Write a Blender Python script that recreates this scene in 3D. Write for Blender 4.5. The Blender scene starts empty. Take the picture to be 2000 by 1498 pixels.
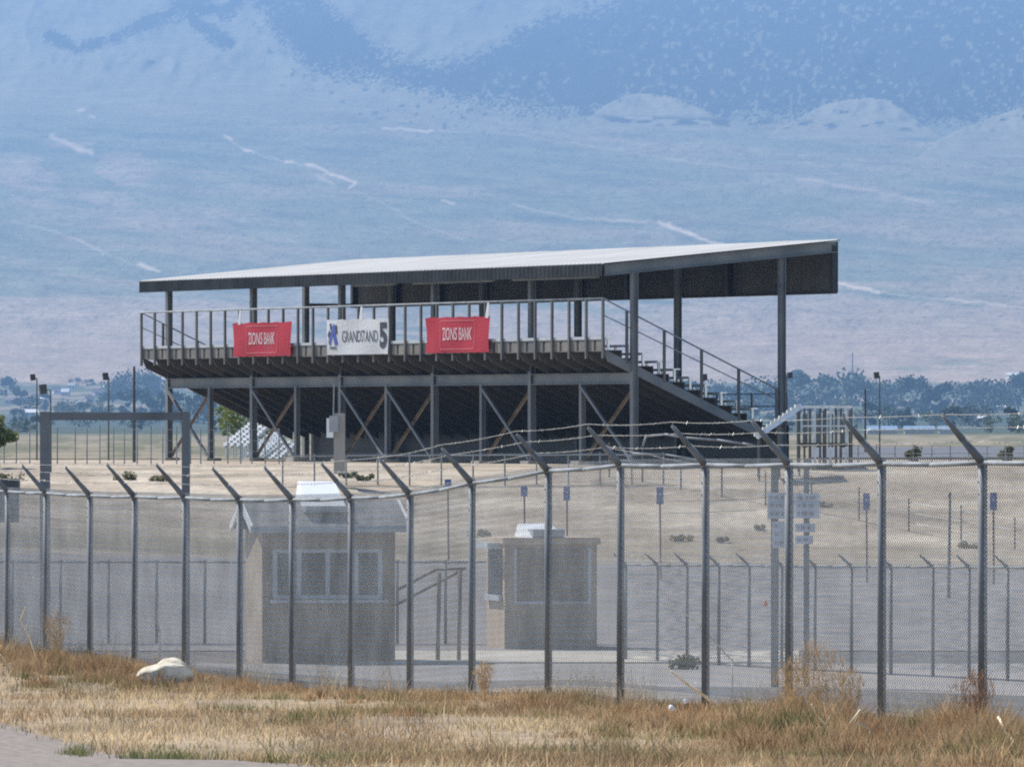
import bpy, math, random
import numpy as np
from mathutils import Vector, Matrix
random.seed(7); RNG = np.random.default_rng(7)
sc = bpy.context.scene
COL = sc.collection
F = 15000.0; HZ = 830.0            # focal length and horizon row, in pixels of the 2000 px wide photograph

def P(px, py, Y):                   # a pixel at a chosen distance -> a place in the world (camera at the origin)
    return Vector(((px-1000)/F*Y, Y, (HZ-py)/F*Y))

# ------------------------------------------------------------------ materials
def nt(name):
    m = bpy.data.materials.new(name); m.use_nodes = True
    n = m.node_tree.nodes; l = m.node_tree.links
    return m, n, l, n['Principled BSDF']

def mk(name, col, rough=.7, amp=.15, scale=3.0, metal=0.0, detail=4, col2=None, stretch=None, bump=0.0):
    m, n, l, b = nt(name)
    tc = n.new('ShaderNodeTexCoord'); tx = n.new('ShaderNodeTexNoise')
    tx.inputs['Scale'].default_value = scale; tx.inputs['Detail'].default_value = detail
    src = tc.outputs['Object']
    if stretch:
        mp = n.new('ShaderNodeMapping'); mp.inputs['Scale'].default_value = stretch
        l.new(src, mp.inputs[0]); src = mp.outputs[0]
    l.new(src, tx.inputs['Vector'])
    r = n.new('ShaderNodeValToRGB')
    r.color_ramp.elements[0].position = .32; r.color_ramp.elements[1].position = .68
    a = [max(0, c*(1-amp)) for c in col]; c2 = col2 or [min(1, c*(1+amp)) for c in col]
    r.color_ramp.elements[0].color = (*a, 1); r.color_ramp.elements[1].color = (*c2, 1)
    l.new(tx.outputs[0], r.inputs[0]); l.new(r.outputs[0], b.inputs['Base Color'])
    b.inputs['Roughness'].default_value = rough; b.inputs['Metallic'].default_value = metal
    if bump:
        bp = n.new('ShaderNodeBump'); bp.inputs['Strength'].default_value = bump
        l.new(tx.outputs[0], bp.inputs['Height']); l.new(bp.outputs[0], b.inputs['Normal'])
    return m

def mk_attr(name, rough=.9, nscale=.5, amp=.25, nscale2=6., transl=0.0):
    m, n, l, b = nt(name)
    at = n.new('ShaderNodeAttribute'); at.attribute_name = 'col'
    geo = n.new('ShaderNodeNewGeometry')
    mul = None
    for s in (nscale, nscale2):
        tx = n.new('ShaderNodeTexNoise'); tx.inputs['Scale'].default_value = s; tx.inputs['Detail'].default_value = 5
        l.new(geo.outputs['Position'], tx.inputs['Vector'])
        mr = n.new('ShaderNodeMapRange'); mr.inputs[1].default_value = .3; mr.inputs[2].default_value = .7
        mr.inputs[3].default_value = 1-amp; mr.inputs[4].default_value = 1+amp
        l.new(tx.outputs[0], mr.inputs[0])
        if mul is None: mul = mr.outputs[0]
        else:
            mm = n.new('ShaderNodeMath'); mm.operation = 'MULTIPLY'; l.new(mul, mm.inputs[0]); l.new(mr.outputs[0], mm.inputs[1]); mul = mm.outputs[0]
    vm = n.new('ShaderNodeVectorMath'); vm.operation = 'SCALE'
    l.new(at.outputs['Color'], vm.inputs[0]); l.new(mul, vm.inputs['Scale'])
    l.new(vm.outputs[0], b.inputs['Base Color'])
    b.inputs['Roughness'].default_value = rough
    b.inputs['Specular IOR Level'].default_value = .15
    if transl:
        tr = n.new('ShaderNodeBsdfTranslucent'); l.new(vm.outputs[0], tr.inputs[0])
        mx = n.new('ShaderNodeMixShader'); mx.inputs[0].default_value = transl
        l.new(b.outputs[0], mx.inputs[1]); l.new(tr.outputs[0], mx.inputs[2])
        l.new(mx.outputs[0], n['Material Output'].inputs[0])
    return m

def mk_cloth(name, col, transl):
    m, n, l, b = nt(name)
    tc = n.new('ShaderNodeTexCoord'); tx = n.new('ShaderNodeTexNoise'); tx.inputs['Scale'].default_value = 1.2
    l.new(tc.outputs['Object'], tx.inputs['Vector'])
    r = n.new('ShaderNodeValToRGB'); r.color_ramp.elements[0].color = (*[c*.92 for c in col], 1); r.color_ramp.elements[1].color = (*col, 1)
    l.new(tx.outputs[0], r.inputs[0]); l.new(r.outputs[0], b.inputs['Base Color']); b.inputs['Roughness'].default_value = .6
    tr = n.new('ShaderNodeBsdfTranslucent'); l.new(r.outputs[0], tr.inputs[0])
    mx = n.new('ShaderNodeMixShader'); mx.inputs[0].default_value = transl
    l.new(b.outputs[0], mx.inputs[1]); l.new(tr.outputs[0], mx.inputs[2]); l.new(mx.outputs[0], n['Material Output'].inputs[0])
    return m

def mk_leaf(name, c1, c2, scale):
    m = mk_cloth(name, c2, .4); r = [x for x in m.node_tree.nodes if x.type == 'VALTORGB'][0]; t = [x for x in m.node_tree.nodes if x.type == 'TEX_NOISE'][0]
    t.inputs['Scale'].default_value = scale; t.inputs['Detail'].default_value = 6
    r.color_ramp.elements[0].color = (*c1, 1); r.color_ramp.elements[0].position = .35; r.color_ramp.elements[1].position = .65
    return m

M = dict(
    steel=mk('painted_steel', (.15,.17,.19), .65, .25, .9, .0, detail=8, col2=(.20,.205,.205)),
    steel_dark=mk('weathered_steel', (.10,.10,.098), .7, .25, .8, .0, detail=8, col2=(.15,.14,.125)),
    galv=mk('galvanised_pipe', (.23,.25,.265), .6, .3, 2., .1),
    wire=mk('galvanised_wire', (.43,.425,.41), .5, .25, 1.5, .3),
    postgalv=mk('weathered_galvanised_post', (.165,.172,.178), .6, .25, 2., .1),
    frame=mk('dull_frame_steel', (.15,.155,.158), .7, .25, 1.2),
    lane=mk('pale_asphalt', (.29,.265,.24), .9, .16, .15, detail=6, stretch=(.5,1,1)),
    barb=mk('barbed_wire_metal', (.42,.40,.36), .5, .25, 3., .4),
    alu=mk('mill_aluminium', (.80,.81,.82), .38, .08, 3., .55),
    alu_mid=mk('worn_aluminium', (.64,.65,.66), .45, .2, 6., .4),
    alu_dull=mk('dull_aluminium', (.55,.57,.60), .45, .15, 3., .5),
    rust=mk('rusty_steel', (.20,.155,.11), .8, .35, 3.),
    rustpost=mk('rust_red_post', (.25,.14,.10), .8, .3, 4.),
    roof=mk('white_roof_metal', (.56,.54,.505), .8, .10, .35, 0.0, stretch=(1,1,1)),
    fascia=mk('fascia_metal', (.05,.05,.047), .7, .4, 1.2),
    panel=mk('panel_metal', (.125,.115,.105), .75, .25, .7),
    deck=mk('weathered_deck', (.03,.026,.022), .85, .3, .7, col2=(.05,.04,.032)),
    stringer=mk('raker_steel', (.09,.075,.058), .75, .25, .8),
    kick=mk('kick_board', (.16,.17,.17), .75, .35, .9, col2=(.24,.21,.17)),
    concrete=mk('concrete', (.36,.33,.29), .9, .15, 1.2, bump=.1),
    slab=mk('slab_concrete', (.50,.455,.37), .9, .14, .5),
    red=mk_cloth('red_vinyl', (.66,.045,.075), .42),
    redline=mk_cloth('pale_red_print', (.75,.22,.24), .42),
    white=mk_cloth('white_vinyl', (.82,.83,.84), .40),
    letter_white=mk_cloth('white_print', (.85,.80,.80), .4),
    ink=mk('black_print', (.03,.032,.045), .6, .1),
    ink_grey=mk('grey_print', (.08,.085,.11), .6, .1),
    ink_blue=mk('blue_print', (.05,.09,.36), .6, .1),
    stucco=mk('beige_stucco', (.47,.37,.27), .9, .1, 2.5, bump=.15),
    stucco_shade=mk('shaded_stucco', (.27,.195,.13), .9, .2, 2.5, bump=.15),  # booth stucco darkened: shade put into the colour
    stucco_shade_pale=mk('pale_shaded_stucco', (.36,.29,.215), .9, .16, 2.5, bump=.15),  # milder darkened stucco, for the flat-roofed booth's front
    shutter=mk('dark_shutter', (.23,.185,.145), .7, .2, 2., stretch=(1,1,6)),
    shingle=mk('grey_shingle', (.20,.20,.20), .9, .25, 4.),
    trim=mk('pale_trim', (.44,.46,.48), .6, .08, 3.),
    whitepaint=mk('white_paint', (.82,.83,.83), .5, .05, 2.),
    greypaint=mk('grey_paint', (.36,.36,.38), .6, .1, 2.),
    glass=mk('dark_glass', (.012,.014,.016), .6, .2, .8),
    black=mk('black_plastic', (.014,.014,.018), .5, .2, 3.),
    dark=mk('dark_green_paint', (.045,.05,.052), .6, .2, 2.),
    bluesign=mk('blue_sign_paint', (.07,.13,.33), .5, .15, 3.),
    fadedink=mk('faded_print', (.28,.30,.36), .7, .15),
    signpale=mk('pale_sign', (.56,.58,.64), .6, .15, 3.),
    rock=mk('pale_rock', (.66,.57,.41), .95, .4, 6., detail=8, col2=(.84,.77,.62), bump=.45),
    woodpole=mk('wood_pole', (.085,.08,.08), .9, .25, 2., stretch=(1,1,.1)),
    asphalt=mk('asphalt', (.215,.175,.142), .95, .38, 9., detail=10, bump=.15),
    lot=mk('lot_asphalt', (.225,.205,.19), .9, .16, .12, detail=6, stretch=(.5,1,1)),
    track=mk('track_asphalt', (.10,.105,.115), .85, .15, .2),
    foliage=mk_leaf('leaf_green', (.10,.135,.03), (.20,.22,.055), 1.3),
    foliage_far=mk('far_leaf', (.07,.105,.038), .9, .4, .12, detail=5),
    foliage_yel=mk('pale_far_leaf', (.17,.19,.06), .9, .3, .12),
    bark=mk('bark', (.12,.09,.07), .9, .25, 3.),
    dryshrub=mk_leaf('dry_shrub', (.17,.155,.085), (.27,.235,.14), 2.),
    shrub=mk_leaf('shrub_green', (.09,.105,.035), (.17,.165,.06), 2.),
    housewall=mk('house_wall', (.55,.50,.45), .9, .1, .2),
    housewhite=mk('house_white', (.75,.74,.72), .9, .06, .2),
    houseroof=mk('house_roof', (.22,.18,.17), .9, .2, .2),
    shedblue=mk('blue_roof', (.20,.30,.42), .6, .1, .2),
    orange=mk('orange_plastic', (.65,.17,.06), .6, .1, 3.),
    litter=mk('white_plastic', (.80,.82,.86), .5, .1, 3.),
)
M['terrain'] = mk_attr('hill_ground', .95, .012, .12, .05)
M['ground'] = mk_attr('dry_ground', .95, .45, .2, 4.)
M['grass'] = mk_attr('dry_grass_blades', .8, .8, .18, .2, transl=.35)

# ------------------------------------------------------------------ mesh builder
class MB:
    def __init__(s): s.v = []; s.f = []
    def add(s, vs, fs):
        o = len(s.v); s.v += [Vector(v) for v in vs]; s.f += [tuple(i+o for i in f) for f in fs]; return s
    def hexa(s, a):      # 8 corners: bottom 4, top 4
        return s.add(a, [(3,2,1,0),(4,5,6,7),(0,1,5,4),(1,2,6,5),(2,3,7,6),(3,0,4,7)])
    def box(s, c, size, ex=None, ey=None, ez=None):
        c = Vector(c); ex = Vector(ex or (1,0,0)); ey = Vector(ey or (0,1,0)); ez = Vector(ez or (0,0,1))
        x, y, z = ex*size[0]/2, ey*size[1]/2, ez*size[2]/2
        return s.hexa([c-x-y-z, c+x-y-z, c+x+y-z, c-x+y-z, c-x-y+z, c+x-y+z, c+x+y+z, c-x+y+z])
    def bar(s, p0, p1, w, h, side=None):
        p0, p1 = Vector(p0), Vector(p1); d = (p1-p0).normalized()
        sd = Vector(side) if side else (Vector((0,0,1)).cross(d) if abs(d.z) < .95 else Vector((1,0,0)))
        sd = (sd - d*sd.dot(d)).normalized(); up = d.cross(sd)
        a, b = sd*w/2, up*h/2
        return s.hexa([p0-a-b, p0+a-b, p0+a+b, p0-a+b, p1-a-b, p1+a-b, p1+a+b, p1-a+b])
    def tube(s, p0, p1, r0, r1=None, n=8, caps=True):
        p0, p1 = Vector(p0), Vector(p1); r1 = r0 if r1 is None else r1
        d = (p1-p0).normalized(); a = d.orthogonal().normalized(); b = d.cross(a)
        vs = []
        for p, r in ((p0, r0), (p1, r1)):
            for i in range(n):
                t = 2*math.pi*i/n; vs.append(p + a*math.cos(t)*r + b*math.sin(t)*r)
        fs = [(i, (i+1) % n, n+(i+1) % n, n+i) for i in range(n)]
        if caps: fs += [tuple(range(n-1, -1, -1)), tuple(range(n, 2*n))]
        return s.add(vs, fs)
    def path(s, pts, r, n=5):
        for a, b in zip(pts[:-1], pts[1:]): s.tube(a, b, r, n=n)
        return s
    def prism(s, pts, ext):
        n = len(pts); e = Vector(ext); pts = [Vector(p) for p in pts]
        vs = pts + [p+e for p in pts]
        return s.add(vs, [tuple(range(n-1,-1,-1)), tuple(range(n, 2*n))] + [(i,(i+1)%n,n+(i+1)%n,n+i) for i in range(n)])
    def build(s, name, mat, parent=None, smooth=False):
        o0 = parent_loc(parent)
        me = bpy.data.meshes.new(name); me.from_pydata([v-o0 for v in s.v], [], s.f); me.update()
        return link(name, me, mat, parent, smooth)

def parent_loc(p):
    v = Vector((0,0,0))
    while p is not None: v += p.location; p = p.parent
    return v
def link(name, me, mat, parent=None, smooth=False):
    if mat is not None: me.materials.append(mat if not isinstance(mat, str) else M[mat])
    if smooth: me.polygons.foreach_set('use_smooth', [True]*len(me.polygons))
    o = bpy.data.objects.new(name, me); COL.objects.link(o)
    if parent is not None: o.parent = parent
    return o
def tag(o, label, cat, group=None, kind=None):
    if label: o['label'] = label
    if cat: o['category'] = cat
    if group: o['group'] = group
    if kind: o['kind'] = kind
    return o
def thing(name, loc, label, cat, group=None):
    o = bpy.data.objects.new(name, None); COL.objects.link(o); o.location = loc; o.empty_display_size = .2
    return tag(o, label, cat, group)
def copy_tree(o, parent=None):
    c = o.copy(); COL.objects.link(c)
    if parent is not None: c.parent = parent
    for ch in list(o.children): copy_tree(ch, c)
    return c
def np_mesh(name, V, Fq, mat, cols=None, parent=None, smooth=False):
    me = bpy.data.meshes.new(name)
    V = np.asarray(V, np.float32); 
    me.vertices.add(len(V)); me.vertices.foreach_set('co', V.ravel())
    loops = np.concatenate([np.asarray(f, np.int32).ravel() for f in Fq])
    tot = np.concatenate([np.full(len(f), np.asarray(f).shape[1], np.int32) for f in Fq])
    st = np.concatenate([[0], np.cumsum(tot)[:-1]]).astype(np.int32)
    me.loops.add(len(loops)); me.loops.foreach_set('vertex_index', loops)
    me.polygons.add(len(tot)); me.polygons.foreach_set('loop_start', st); me.polygons.foreach_set('loop_total', tot)
    if smooth: me.polygons.foreach_set('use_smooth', np.ones(len(tot), bool))
    me.update(calc_edges=True); me.validate()
    if cols is not None:
        a = me.color_attributes.new('col', 'FLOAT_COLOR', 'POINT')
        c4 = np.ones((len(V), 4), np.float32); c4[:, :3] = cols; a.data.foreach_set('color', c4.ravel())
    return link(name, me, mat, parent)

# value noise
_T = RNG.random((256, 256))
def vnoise(x, y):
    xi = np.floor(x).astype(int); yi = np.floor(y).astype(int); fx = x-xi; fy = y-yi
    fx = fx*fx*(3-2*fx); fy = fy*fy*(3-2*fy)
    g = lambda a, b: _T[a % 256, b % 256]
    return (g(xi,yi)*(1-fx)+g(xi+1,yi)*fx)*(1-fy) + (g(xi,yi+1)*(1-fx)+g(xi+1,yi+1)*fx)*fy
def fbm(x, y, o=4):
    r = 0; a = .5; t = 0
    for i in range(o): r = r + a*vnoise(x*2**i+17.3*i, y*2**i+9.1*i); t += a; a *= .55
    return r/t
def sstep(a, b, x):
    t = np.clip((x-a)/(b-a), 0, 1); return t*t*(3-2*t)

# ------------------------------------------------------------------ ground heights
POST_PX = [-135,-60,15,90,176,263,361,468,571,686,801,922,1071,1212,1378,1541,1722,1919,2134,2369]
POST_RY = [955,957,960,963,968,970,972,976,976,973,966,944,920,909,908,908,906,904,903,902]
POST_Y = [114.2*(1-.02574*k) for k in range(-2, 18)]
FH = 2.45
POST_H = [2.35]*5+[2.36,2.38,2.38,2.38,2.4,2.42,2.46,2.52,2.62,2.55,2.5,2.5,2.48,2.48,2.48]
POST = [P(a, b, c) for a, b, c in zip(POST_PX, POST_RY, POST_Y)]      # rail level of each post of the near fence
_yk = np.array(POST_Y); _pk = np.array(POST_PX, float)
_plane = lambda Y: -1.6-.0144*Y
_ck = np.array([p.z-h for p, h in zip(POST, POST_H)]) - _plane(_yk)
def Yf(px): return np.interp(px, _pk, _yk)
def near_z(Y): return _plane(Y) + np.interp(Y, _yk[::-1], _ck[::-1])*sstep(52, 66, Y)
def ground_z(px, Y):
    px = np.asarray(px, float); Y = np.asarray(Y, float)
    yf = Yf(px); z0 = near_z(np.minimum(Y, yf+1.5))
    e = np.maximum(yf+34, 152)
    z = z0 + (-5.2-z0)*sstep(yf+1.5, e, Y)
    ytoe = np.interp(px, [0, 2000], [1048, 1086]); zt = -(ytoe-HZ)/F*235
    z = np.where(Y > 180, -5.2 + (zt+5.2)*np.clip((Y-180)/55, 0, 1), z)
    ztop = np.interp(px, [0, 1300, 1500, 2000], [-1.75, -1.6, -1.36, -1.28])
    z = np.where(Y > 235, zt + (ztop-zt)*sstep(233, 252, Y), z)
    z = np.where(Y > 252, ztop + (-1.33-ztop)*np.clip((Y-252)/8, 0, 1), z)
    return z
def gpt(px, Y, dz=0.0): return Vector(((px-1000)/F*Y, Y, float(ground_z(px, Y))+dz))

def polar(name, pxs, Ys, zf, cf, mat, dz=0, kind='structure', smooth=True):
    A, B = np.meshgrid(pxs, Ys)
    Z = zf(A, B)+dz
    V = np.stack([(A-1000)/F*B, B, Z], -1).reshape(-1, 3)
    nx, ny = len(pxs), len(Ys)
    i = (np.arange(ny-1)[:, None]*nx + np.arange(nx-1)[None]).ravel()
    q = np.stack([i, i+1, i+nx+1, i+nx], -1)
    cols = cf(A, B, Z).reshape(-1, 3) if cf else None
    o = np_mesh(name, V, [q], mat, cols, smooth=smooth); tag(o, None, None, kind=kind); return o

def mixc(a, b, t): return a*(1-t[..., None]) + np.array(b)*t[..., None]
def near_col(A, Y, Z):
    X = (A-1000)/F*Y; yf = Yf(A); py = HZ - Z/Y*F
    c = np.zeros(A.shape+(3,)) + np.array([.33,.25,.165])
    c = mixc(c, [.22,.17,.12], sstep(.4, .7, fbm(X*1.3, Y*.35)))
    far = sstep(yf+1, yf+8, Y)
    lot = np.zeros(A.shape+(3,)) + np.array([.15,.145,.14])
    lot = mixc(lot, [.19,.17,.145], sstep(.45, .7, fbm(X*.25, Y*.08)))
    c = c*(1-far[..., None]) + lot*far[..., None]
    bank = np.zeros(A.shape+(3,)) + np.array([.375,.31,.235])
    bank = mixc(bank, [.46,.395,.305], sstep(.5, .68, fbm(X*.18, Y*.55, 4)))
    bank = mixc(bank, [.30,.245,.18], sstep(.53, .72, fbm(X*.25+40, Y*.7+9, 4))*.8)
    wob = 4*fbm(X*.3, Y*0+3)
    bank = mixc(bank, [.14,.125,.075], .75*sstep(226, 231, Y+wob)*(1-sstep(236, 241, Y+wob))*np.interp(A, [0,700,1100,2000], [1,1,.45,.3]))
    rut = np.interp(A, [1100,1250,1500,1750,2000,2200], [940,951,966,1005,1036,1060])+10*(fbm(A/60., A*0+4, 3)-.5)
    bank = mixc(bank, [.20,.165,.125], np.clip(1-np.abs(py-rut)/9, 0, 1)*(A > 1150)*.8)
    for x0, y0, rx, ry in [(1390,1018,130,17),(1800,1052,240,14),(1000,985,180,14),(560,1000,160,12),(250,935,90,10),(330,955,110,9)]:
        bank = mixc(bank, [.52,.45,.35], np.clip(1-((A-x0)/rx)**2-((py-y0)/ry)**2, 0, 1)*(.2+1.1*fbm(A/40., py/8.))*.8)
    for x0, y0, rx, ry in [(150,928,130,8),(420,930,140,7),(900,965,160,7),(700,1005,200,7),(1600,985,160,7),(1350,1062,140,9),(1850,1000,120,6)]:
        bank = mixc(bank, [.19,.16,.105], np.clip(1-((A-x0)/rx)**2-((py-y0)/ry)**2, 0, 1)*(.1+1.2*fbm(A/30., py/6.))*.75)
    bk = sstep(223, 229, Y+wob)
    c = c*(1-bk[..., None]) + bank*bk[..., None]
    return c
Ys = np.concatenate([np.arange(28, 60, 2.), np.arange(60, 120, .8), np.arange(120, 222, 2.), np.arange(222, 262, .5), np.arange(262, 306, 4.)])
def gz_rough(A, Y):
    z = ground_z(A, Y); X = (A-1000)/F*Y
    return z + (fbm(X*.5, Y*.35, 3)-.5)*.13*sstep(228, 240, Y)*(1-sstep(252, 258, Y))
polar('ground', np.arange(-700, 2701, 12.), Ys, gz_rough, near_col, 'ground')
polar('parking_lot', np.arange(-600, 2601, 20.), np.arange(176.5, 226.1, 2.5), lambda A, B: ground_z(A, B), None, 'lot', dz=.02)
# lane between the verge and the booths
polar('lane', np.arange(-600, 2601, 20.), np.arange(140, 167.1, 1.5), lambda A, B: ground_z(A, B), None, 'lane', dz=.02)
# pale concrete pavement behind the booths
mb = MB()
for a in range(560, 1560, 40):
    q = [gpt(a, 167.6, .0), gpt(a+40, 167.6, .0), gpt(a+40, 176, .0), gpt(a, 176, .0)]
    mb.hexa([v for v in q]+[v+Vector((0,0,.035)) for v in q])
tag(mb.build('pavement', 'slab'), None, None, kind='structure')
# road at the lower left: runs parallel to the fence
def on_near(px, py):
    ys = np.linspace(40, 100, 6001); k = int(np.argmin(np.abs(near_z(ys) + (py-HZ)/F*ys))); return Vector(((px-1000)/F*ys[k], ys[k], 0))
e0 = on_near(0, 1416); ed = (on_near(620, 1500)-e0).normalized(); en = Vector((ed.y, -ed.x, 0))
V = []; N1 = 90
for i in range(N1):
    s = -70 + i*1.2; wob = (vnoise(np.array(s*.9), np.array(3.3))-.5)*.35
    for w in (0, 2.5, 7.0):
        p = e0+ed*s+en*(w+(wob if w == 0 else 0)); V.append((p.x, p.y, float(near_z(np.array(p.y)))+.012+(.03 if w == 2.5 else 0)))
q = [(3*i+j, 3*i+j+1, 3*i+j+4, 3*i+j+3) for i in range(N1-1) for j in range(2)]
V = [v for v in V]; road = np_mesh('road', V, [np.array(q)], 'asphalt'); tag(road, None, None, kind='structure')
# dark strip of race track beyond the right end of the stand

# ------------------------------------------------------------------ hills (valley floor, alluvial fan, mountain)
_py = np.array([930, 905, 895, 868, 850, 838, 815, 780, 735, 500, 250, 200, 120, -60, -140.])[::-1]
_Y = np.array([240, 256, 300, 560, 1300, 2600, 4100, 5300, 6200, 8600, 11000, 11500, 12400, 14800, 15500.])[::-1]
pxs = np.concatenate([np.arange(-900, -40, 20.), np.arange(-40, 2041, 3.5), np.arange(2060, 2900, 20.)])
pys = np.concatenate([np.arange(896, 830, -2.), np.arange(830, -60, -2.6), np.arange(-60, -130, -8.)])
A, B = np.meshgrid(pxs, pys)
YY = np.interp(B, _py, _Y)
rug = sstep(250, 120, B + 30*(fbm(A/260., B/200.)-.5))
gul = np.abs(fbm(A/150.+B/300., B/140., 4)-.5)*2
YY = YY + rug*((gul-.3)*380 + (fbm(A/34., B/26., 4)-.5)*110)
fan = sstep(735, 650, B)*(1-rug)
YY = YY + fan*((fbm((A+2.2*B)/420., (B-.1*A)/46., 4)-.5)*140)
# low foothill knobs in front of the mountain
KN = np.zeros_like(A)
for by, pr in [(250, [(1110,266),(1150,228),(1185,204),(1225,187),(1270,182),(1320,191),(1370,212),(1410,234),(1450,251),(1480,266)]), (266, [(1480,282),(1520,254),(1560,230),(1610,206),(1660,195),(1705,191),(1742,199),(1772,219),(1805,246),(1840,266)]), (304, [(1770,320),(1830,278),(1890,247),(1940,229),(2000,211),(2100,196),(2300,210),(2500,300)])]:
    xs_, ys_ = zip(*pr); top = np.interp(A, xs_, ys_, left=9999, right=9999) + 7*(fbm(A/17.+by, A*0+2, 4)-.5)
    ins = (B < by+14) & (B > top)
    Y0 = np.interp(by, _py, _Y); YY = np.where(ins, np.minimum(YY, Y0+(by-B)*(4.2+3*fbm(A/40.+by, B/30., 3))), YY); KN = np.maximum(KN, ins*sstep(by+14, by-16, B + 16*(fbm(A/30., B/10., 3)-.5)))
ZZ = (HZ-B)/F*YY
V = np.stack([(A-1000)/F*YY, YY, ZZ], -1).reshape(-1, 3)
# vegetation pattern
_A0, _B0 = A, B
def seg(pts, w):
    A = _A0 + 13*(fbm(_A0/23., _B0/17., 3)-.5); B = _B0 + 9*(fbm(_A0/19.+8, _B0/23., 3)-.5)
    d = np.full(A.shape, 1e9)
    for (x0, y0), (x1, y1) in zip(pts[:-1], pts[1:]):
        dx, dy = x1-x0, y1-y0; t = np.clip(((A-x0)*dx+(B-y0)*dy)/(dx*dx+dy*dy), 0, 1)
        d = np.minimum(d, np.hypot(A-x0-t*dx, (B-y0-t*dy)))
    return np.clip(1.3-d/w, 0, 1)
C = np.zeros(A.shape+(3,)) + np.array([.19,.20,.125])
tl = B-.085*A
band = fbm((A+3*B)/330., tl/22., 5)
band2 = fbm((A+3*B)/900.+7, tl/60., 4)
tan = sstep(.50, .66, band*.6+band2*.4 + np.interp(B, [150,260,430,560,640,720], [-.08,-.01,.0,.08,.17,.24]))
C = mixc(C, [.34,.265,.18], tan*np.interp(B, [380,560,680], [.5,.6,.5]))
C = mixc(C, [.40,.29,.205], np.clip(tan*1.1, 0, 1)*sstep(500, 660, B)*.75*(.55+.9*fbm(A/300., tl/13.+3, 4)))
C = mixc(C, [.10,.125,.085], sstep(.52, .7, fbm((A-2*B)/240.+31, tl/16.+5, 5))*.6*(1-tan))
for pts, w_, a in [([(-60,172),(200,203),(430,228),(700,256),(900,268)],9,.45), ([(560,150),(800,202),(1000,232),(1250,285),(1500,318),(2060,335)],20,.45), ([(1500,345),(1700,372),(1830,402),(2060,415)],16,.45),
    ([(150,378),(500,370),(800,374),(1100,366),(1600,362)],9,.4), ([(60,390),(200,408),(330,436),(560,455)],26,.5), ([(-60,566),(250,584),(600,600)],20,.4), ([(-60,640),(400,655)],14,.35), ([(1180,428),(1500,440),(2060,462)],12,.3), ([(600,215),(1100,262),(1400,310)],12,.3)]:
    g = seg(pts, w_*1.5)*(.25+1.2*sstep(.35,.65,fbm(A/70.+w_, (B-.1*A)/9., 4))); C = mixc(C, [.37,.29,.205], np.clip(g*a*.75, 0, .6))
for cx, cy, rx, ry, a in [(30,340,110,50,.75),(250,332,95,46,.8),(190,388,120,20,.4),(140,284,80,18,.6)]:
    g = np.clip(1-((A-cx)/rx)**2-((B-cy-.1*(A-cx))/ry)**2, 0, 1); g = sstep(.50, .68, g*.44+.62*fbm((A+1.5*B)/60.+cx, (B-.12*A)/10., 5))*sstep(0, .3, g)
    C = mixc(C, [.42,.32,.235], g*a*.75)
C = C*(1+.42*(fbm(A/6., B/2.6, 2)-.5) + .5*(fbm(A/45., B/14., 4)-.5))[..., None]
C = mixc(C, [.07,.085,.05], sstep(.60, .74, fbm(A/9.+50, B/4., 3))*.45*sstep(740, 600, B))
# dark juniper on the mountain
edge = np.interp(A, [-900,380,480,540,600,690,780,900,1000,1140,1250,1420,1560,1690,1850,1900,2000,2900], [-200,-90,-20,70,130,150,165,195,212,226,205,232,225,232,240,236,214,150])
wn = RNG.random(A.shape)-.5; nz = fbm(A/26., B/17., 4)-.5; nz2 = fbm(A/9., B/6., 2)-.5
jun = sstep(-5, 5, edge - B + 34*nz + 26*nz2 + 34*wn*(.4+1.6*fbm(A/90., B/60.)))
holeY = np.interp(A, [600,625,680,740,800,860,930,985,1030,1090,1200,1270], [-80,-5,40,96,126,132,118,84,50,30,4,-60])
hole = sstep(-6, 8, holeY - B + 30*wn + 30*nz + (26+.10*np.clip(A-700,0,400))*nz2)
jun = jun*(1-hole*.92)
sp = fbm(A/7.5, B/8.5, 2); jun = jun*(1-.75*sstep(.62, .74, sp)*sstep(.38, .6, fbm(A/130., B/80.)+.18*sstep(1840,1960,A)+.1*sstep(1150,1350,A)))
ridge = np.maximum.reduce([seg([(98,72),(150,98),(200,80),(260,58),(350,20),(420,-10)], 15), seg([(360,22),(400,60),(440,82)], 16), seg([(350,10),(440,25),(470,-10)], 18)])
ridge = sstep(.25, .75, ridge+1.0*nz+.5*nz2+.7*wn)*(ridge > .02)
dots = sstep(.72, .8, fbm(A/11.+3, B/8.+1, 2))*sstep(0, 40, B-edge+70)*sstep(130, 40, B-edge)*sstep(350, 520, A)*sstep(1100, 900, A)
kn = sstep(.05, .4, KN)*(A > 700)
jun = np.clip(np.maximum.reduce([jun*(1-kn), ridge, dots*.9]), 0, 1)
foot = sstep(.5, .64, fbm(A/30., B/7., 3))*np.clip(1-((B-(236+.02*(A-1200)))/13.)**2, 0, 1)*sstep(1120, 1180, A)*sstep(1860, 1760, A)
jun = np.maximum(jun, foot)
C = mixc(C, [.27,.255,.17], sstep(260, 180, B)*.8)
C = mixc(C, [.29,.265,.18], kn*.8*(.75+.5*fbm(A/50., B/18.)))
C = mixc(C, [.014,.026,.020], jun*.97)
C = mixc(C, [.02,.04,.02], np.zeros_like(A))
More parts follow.
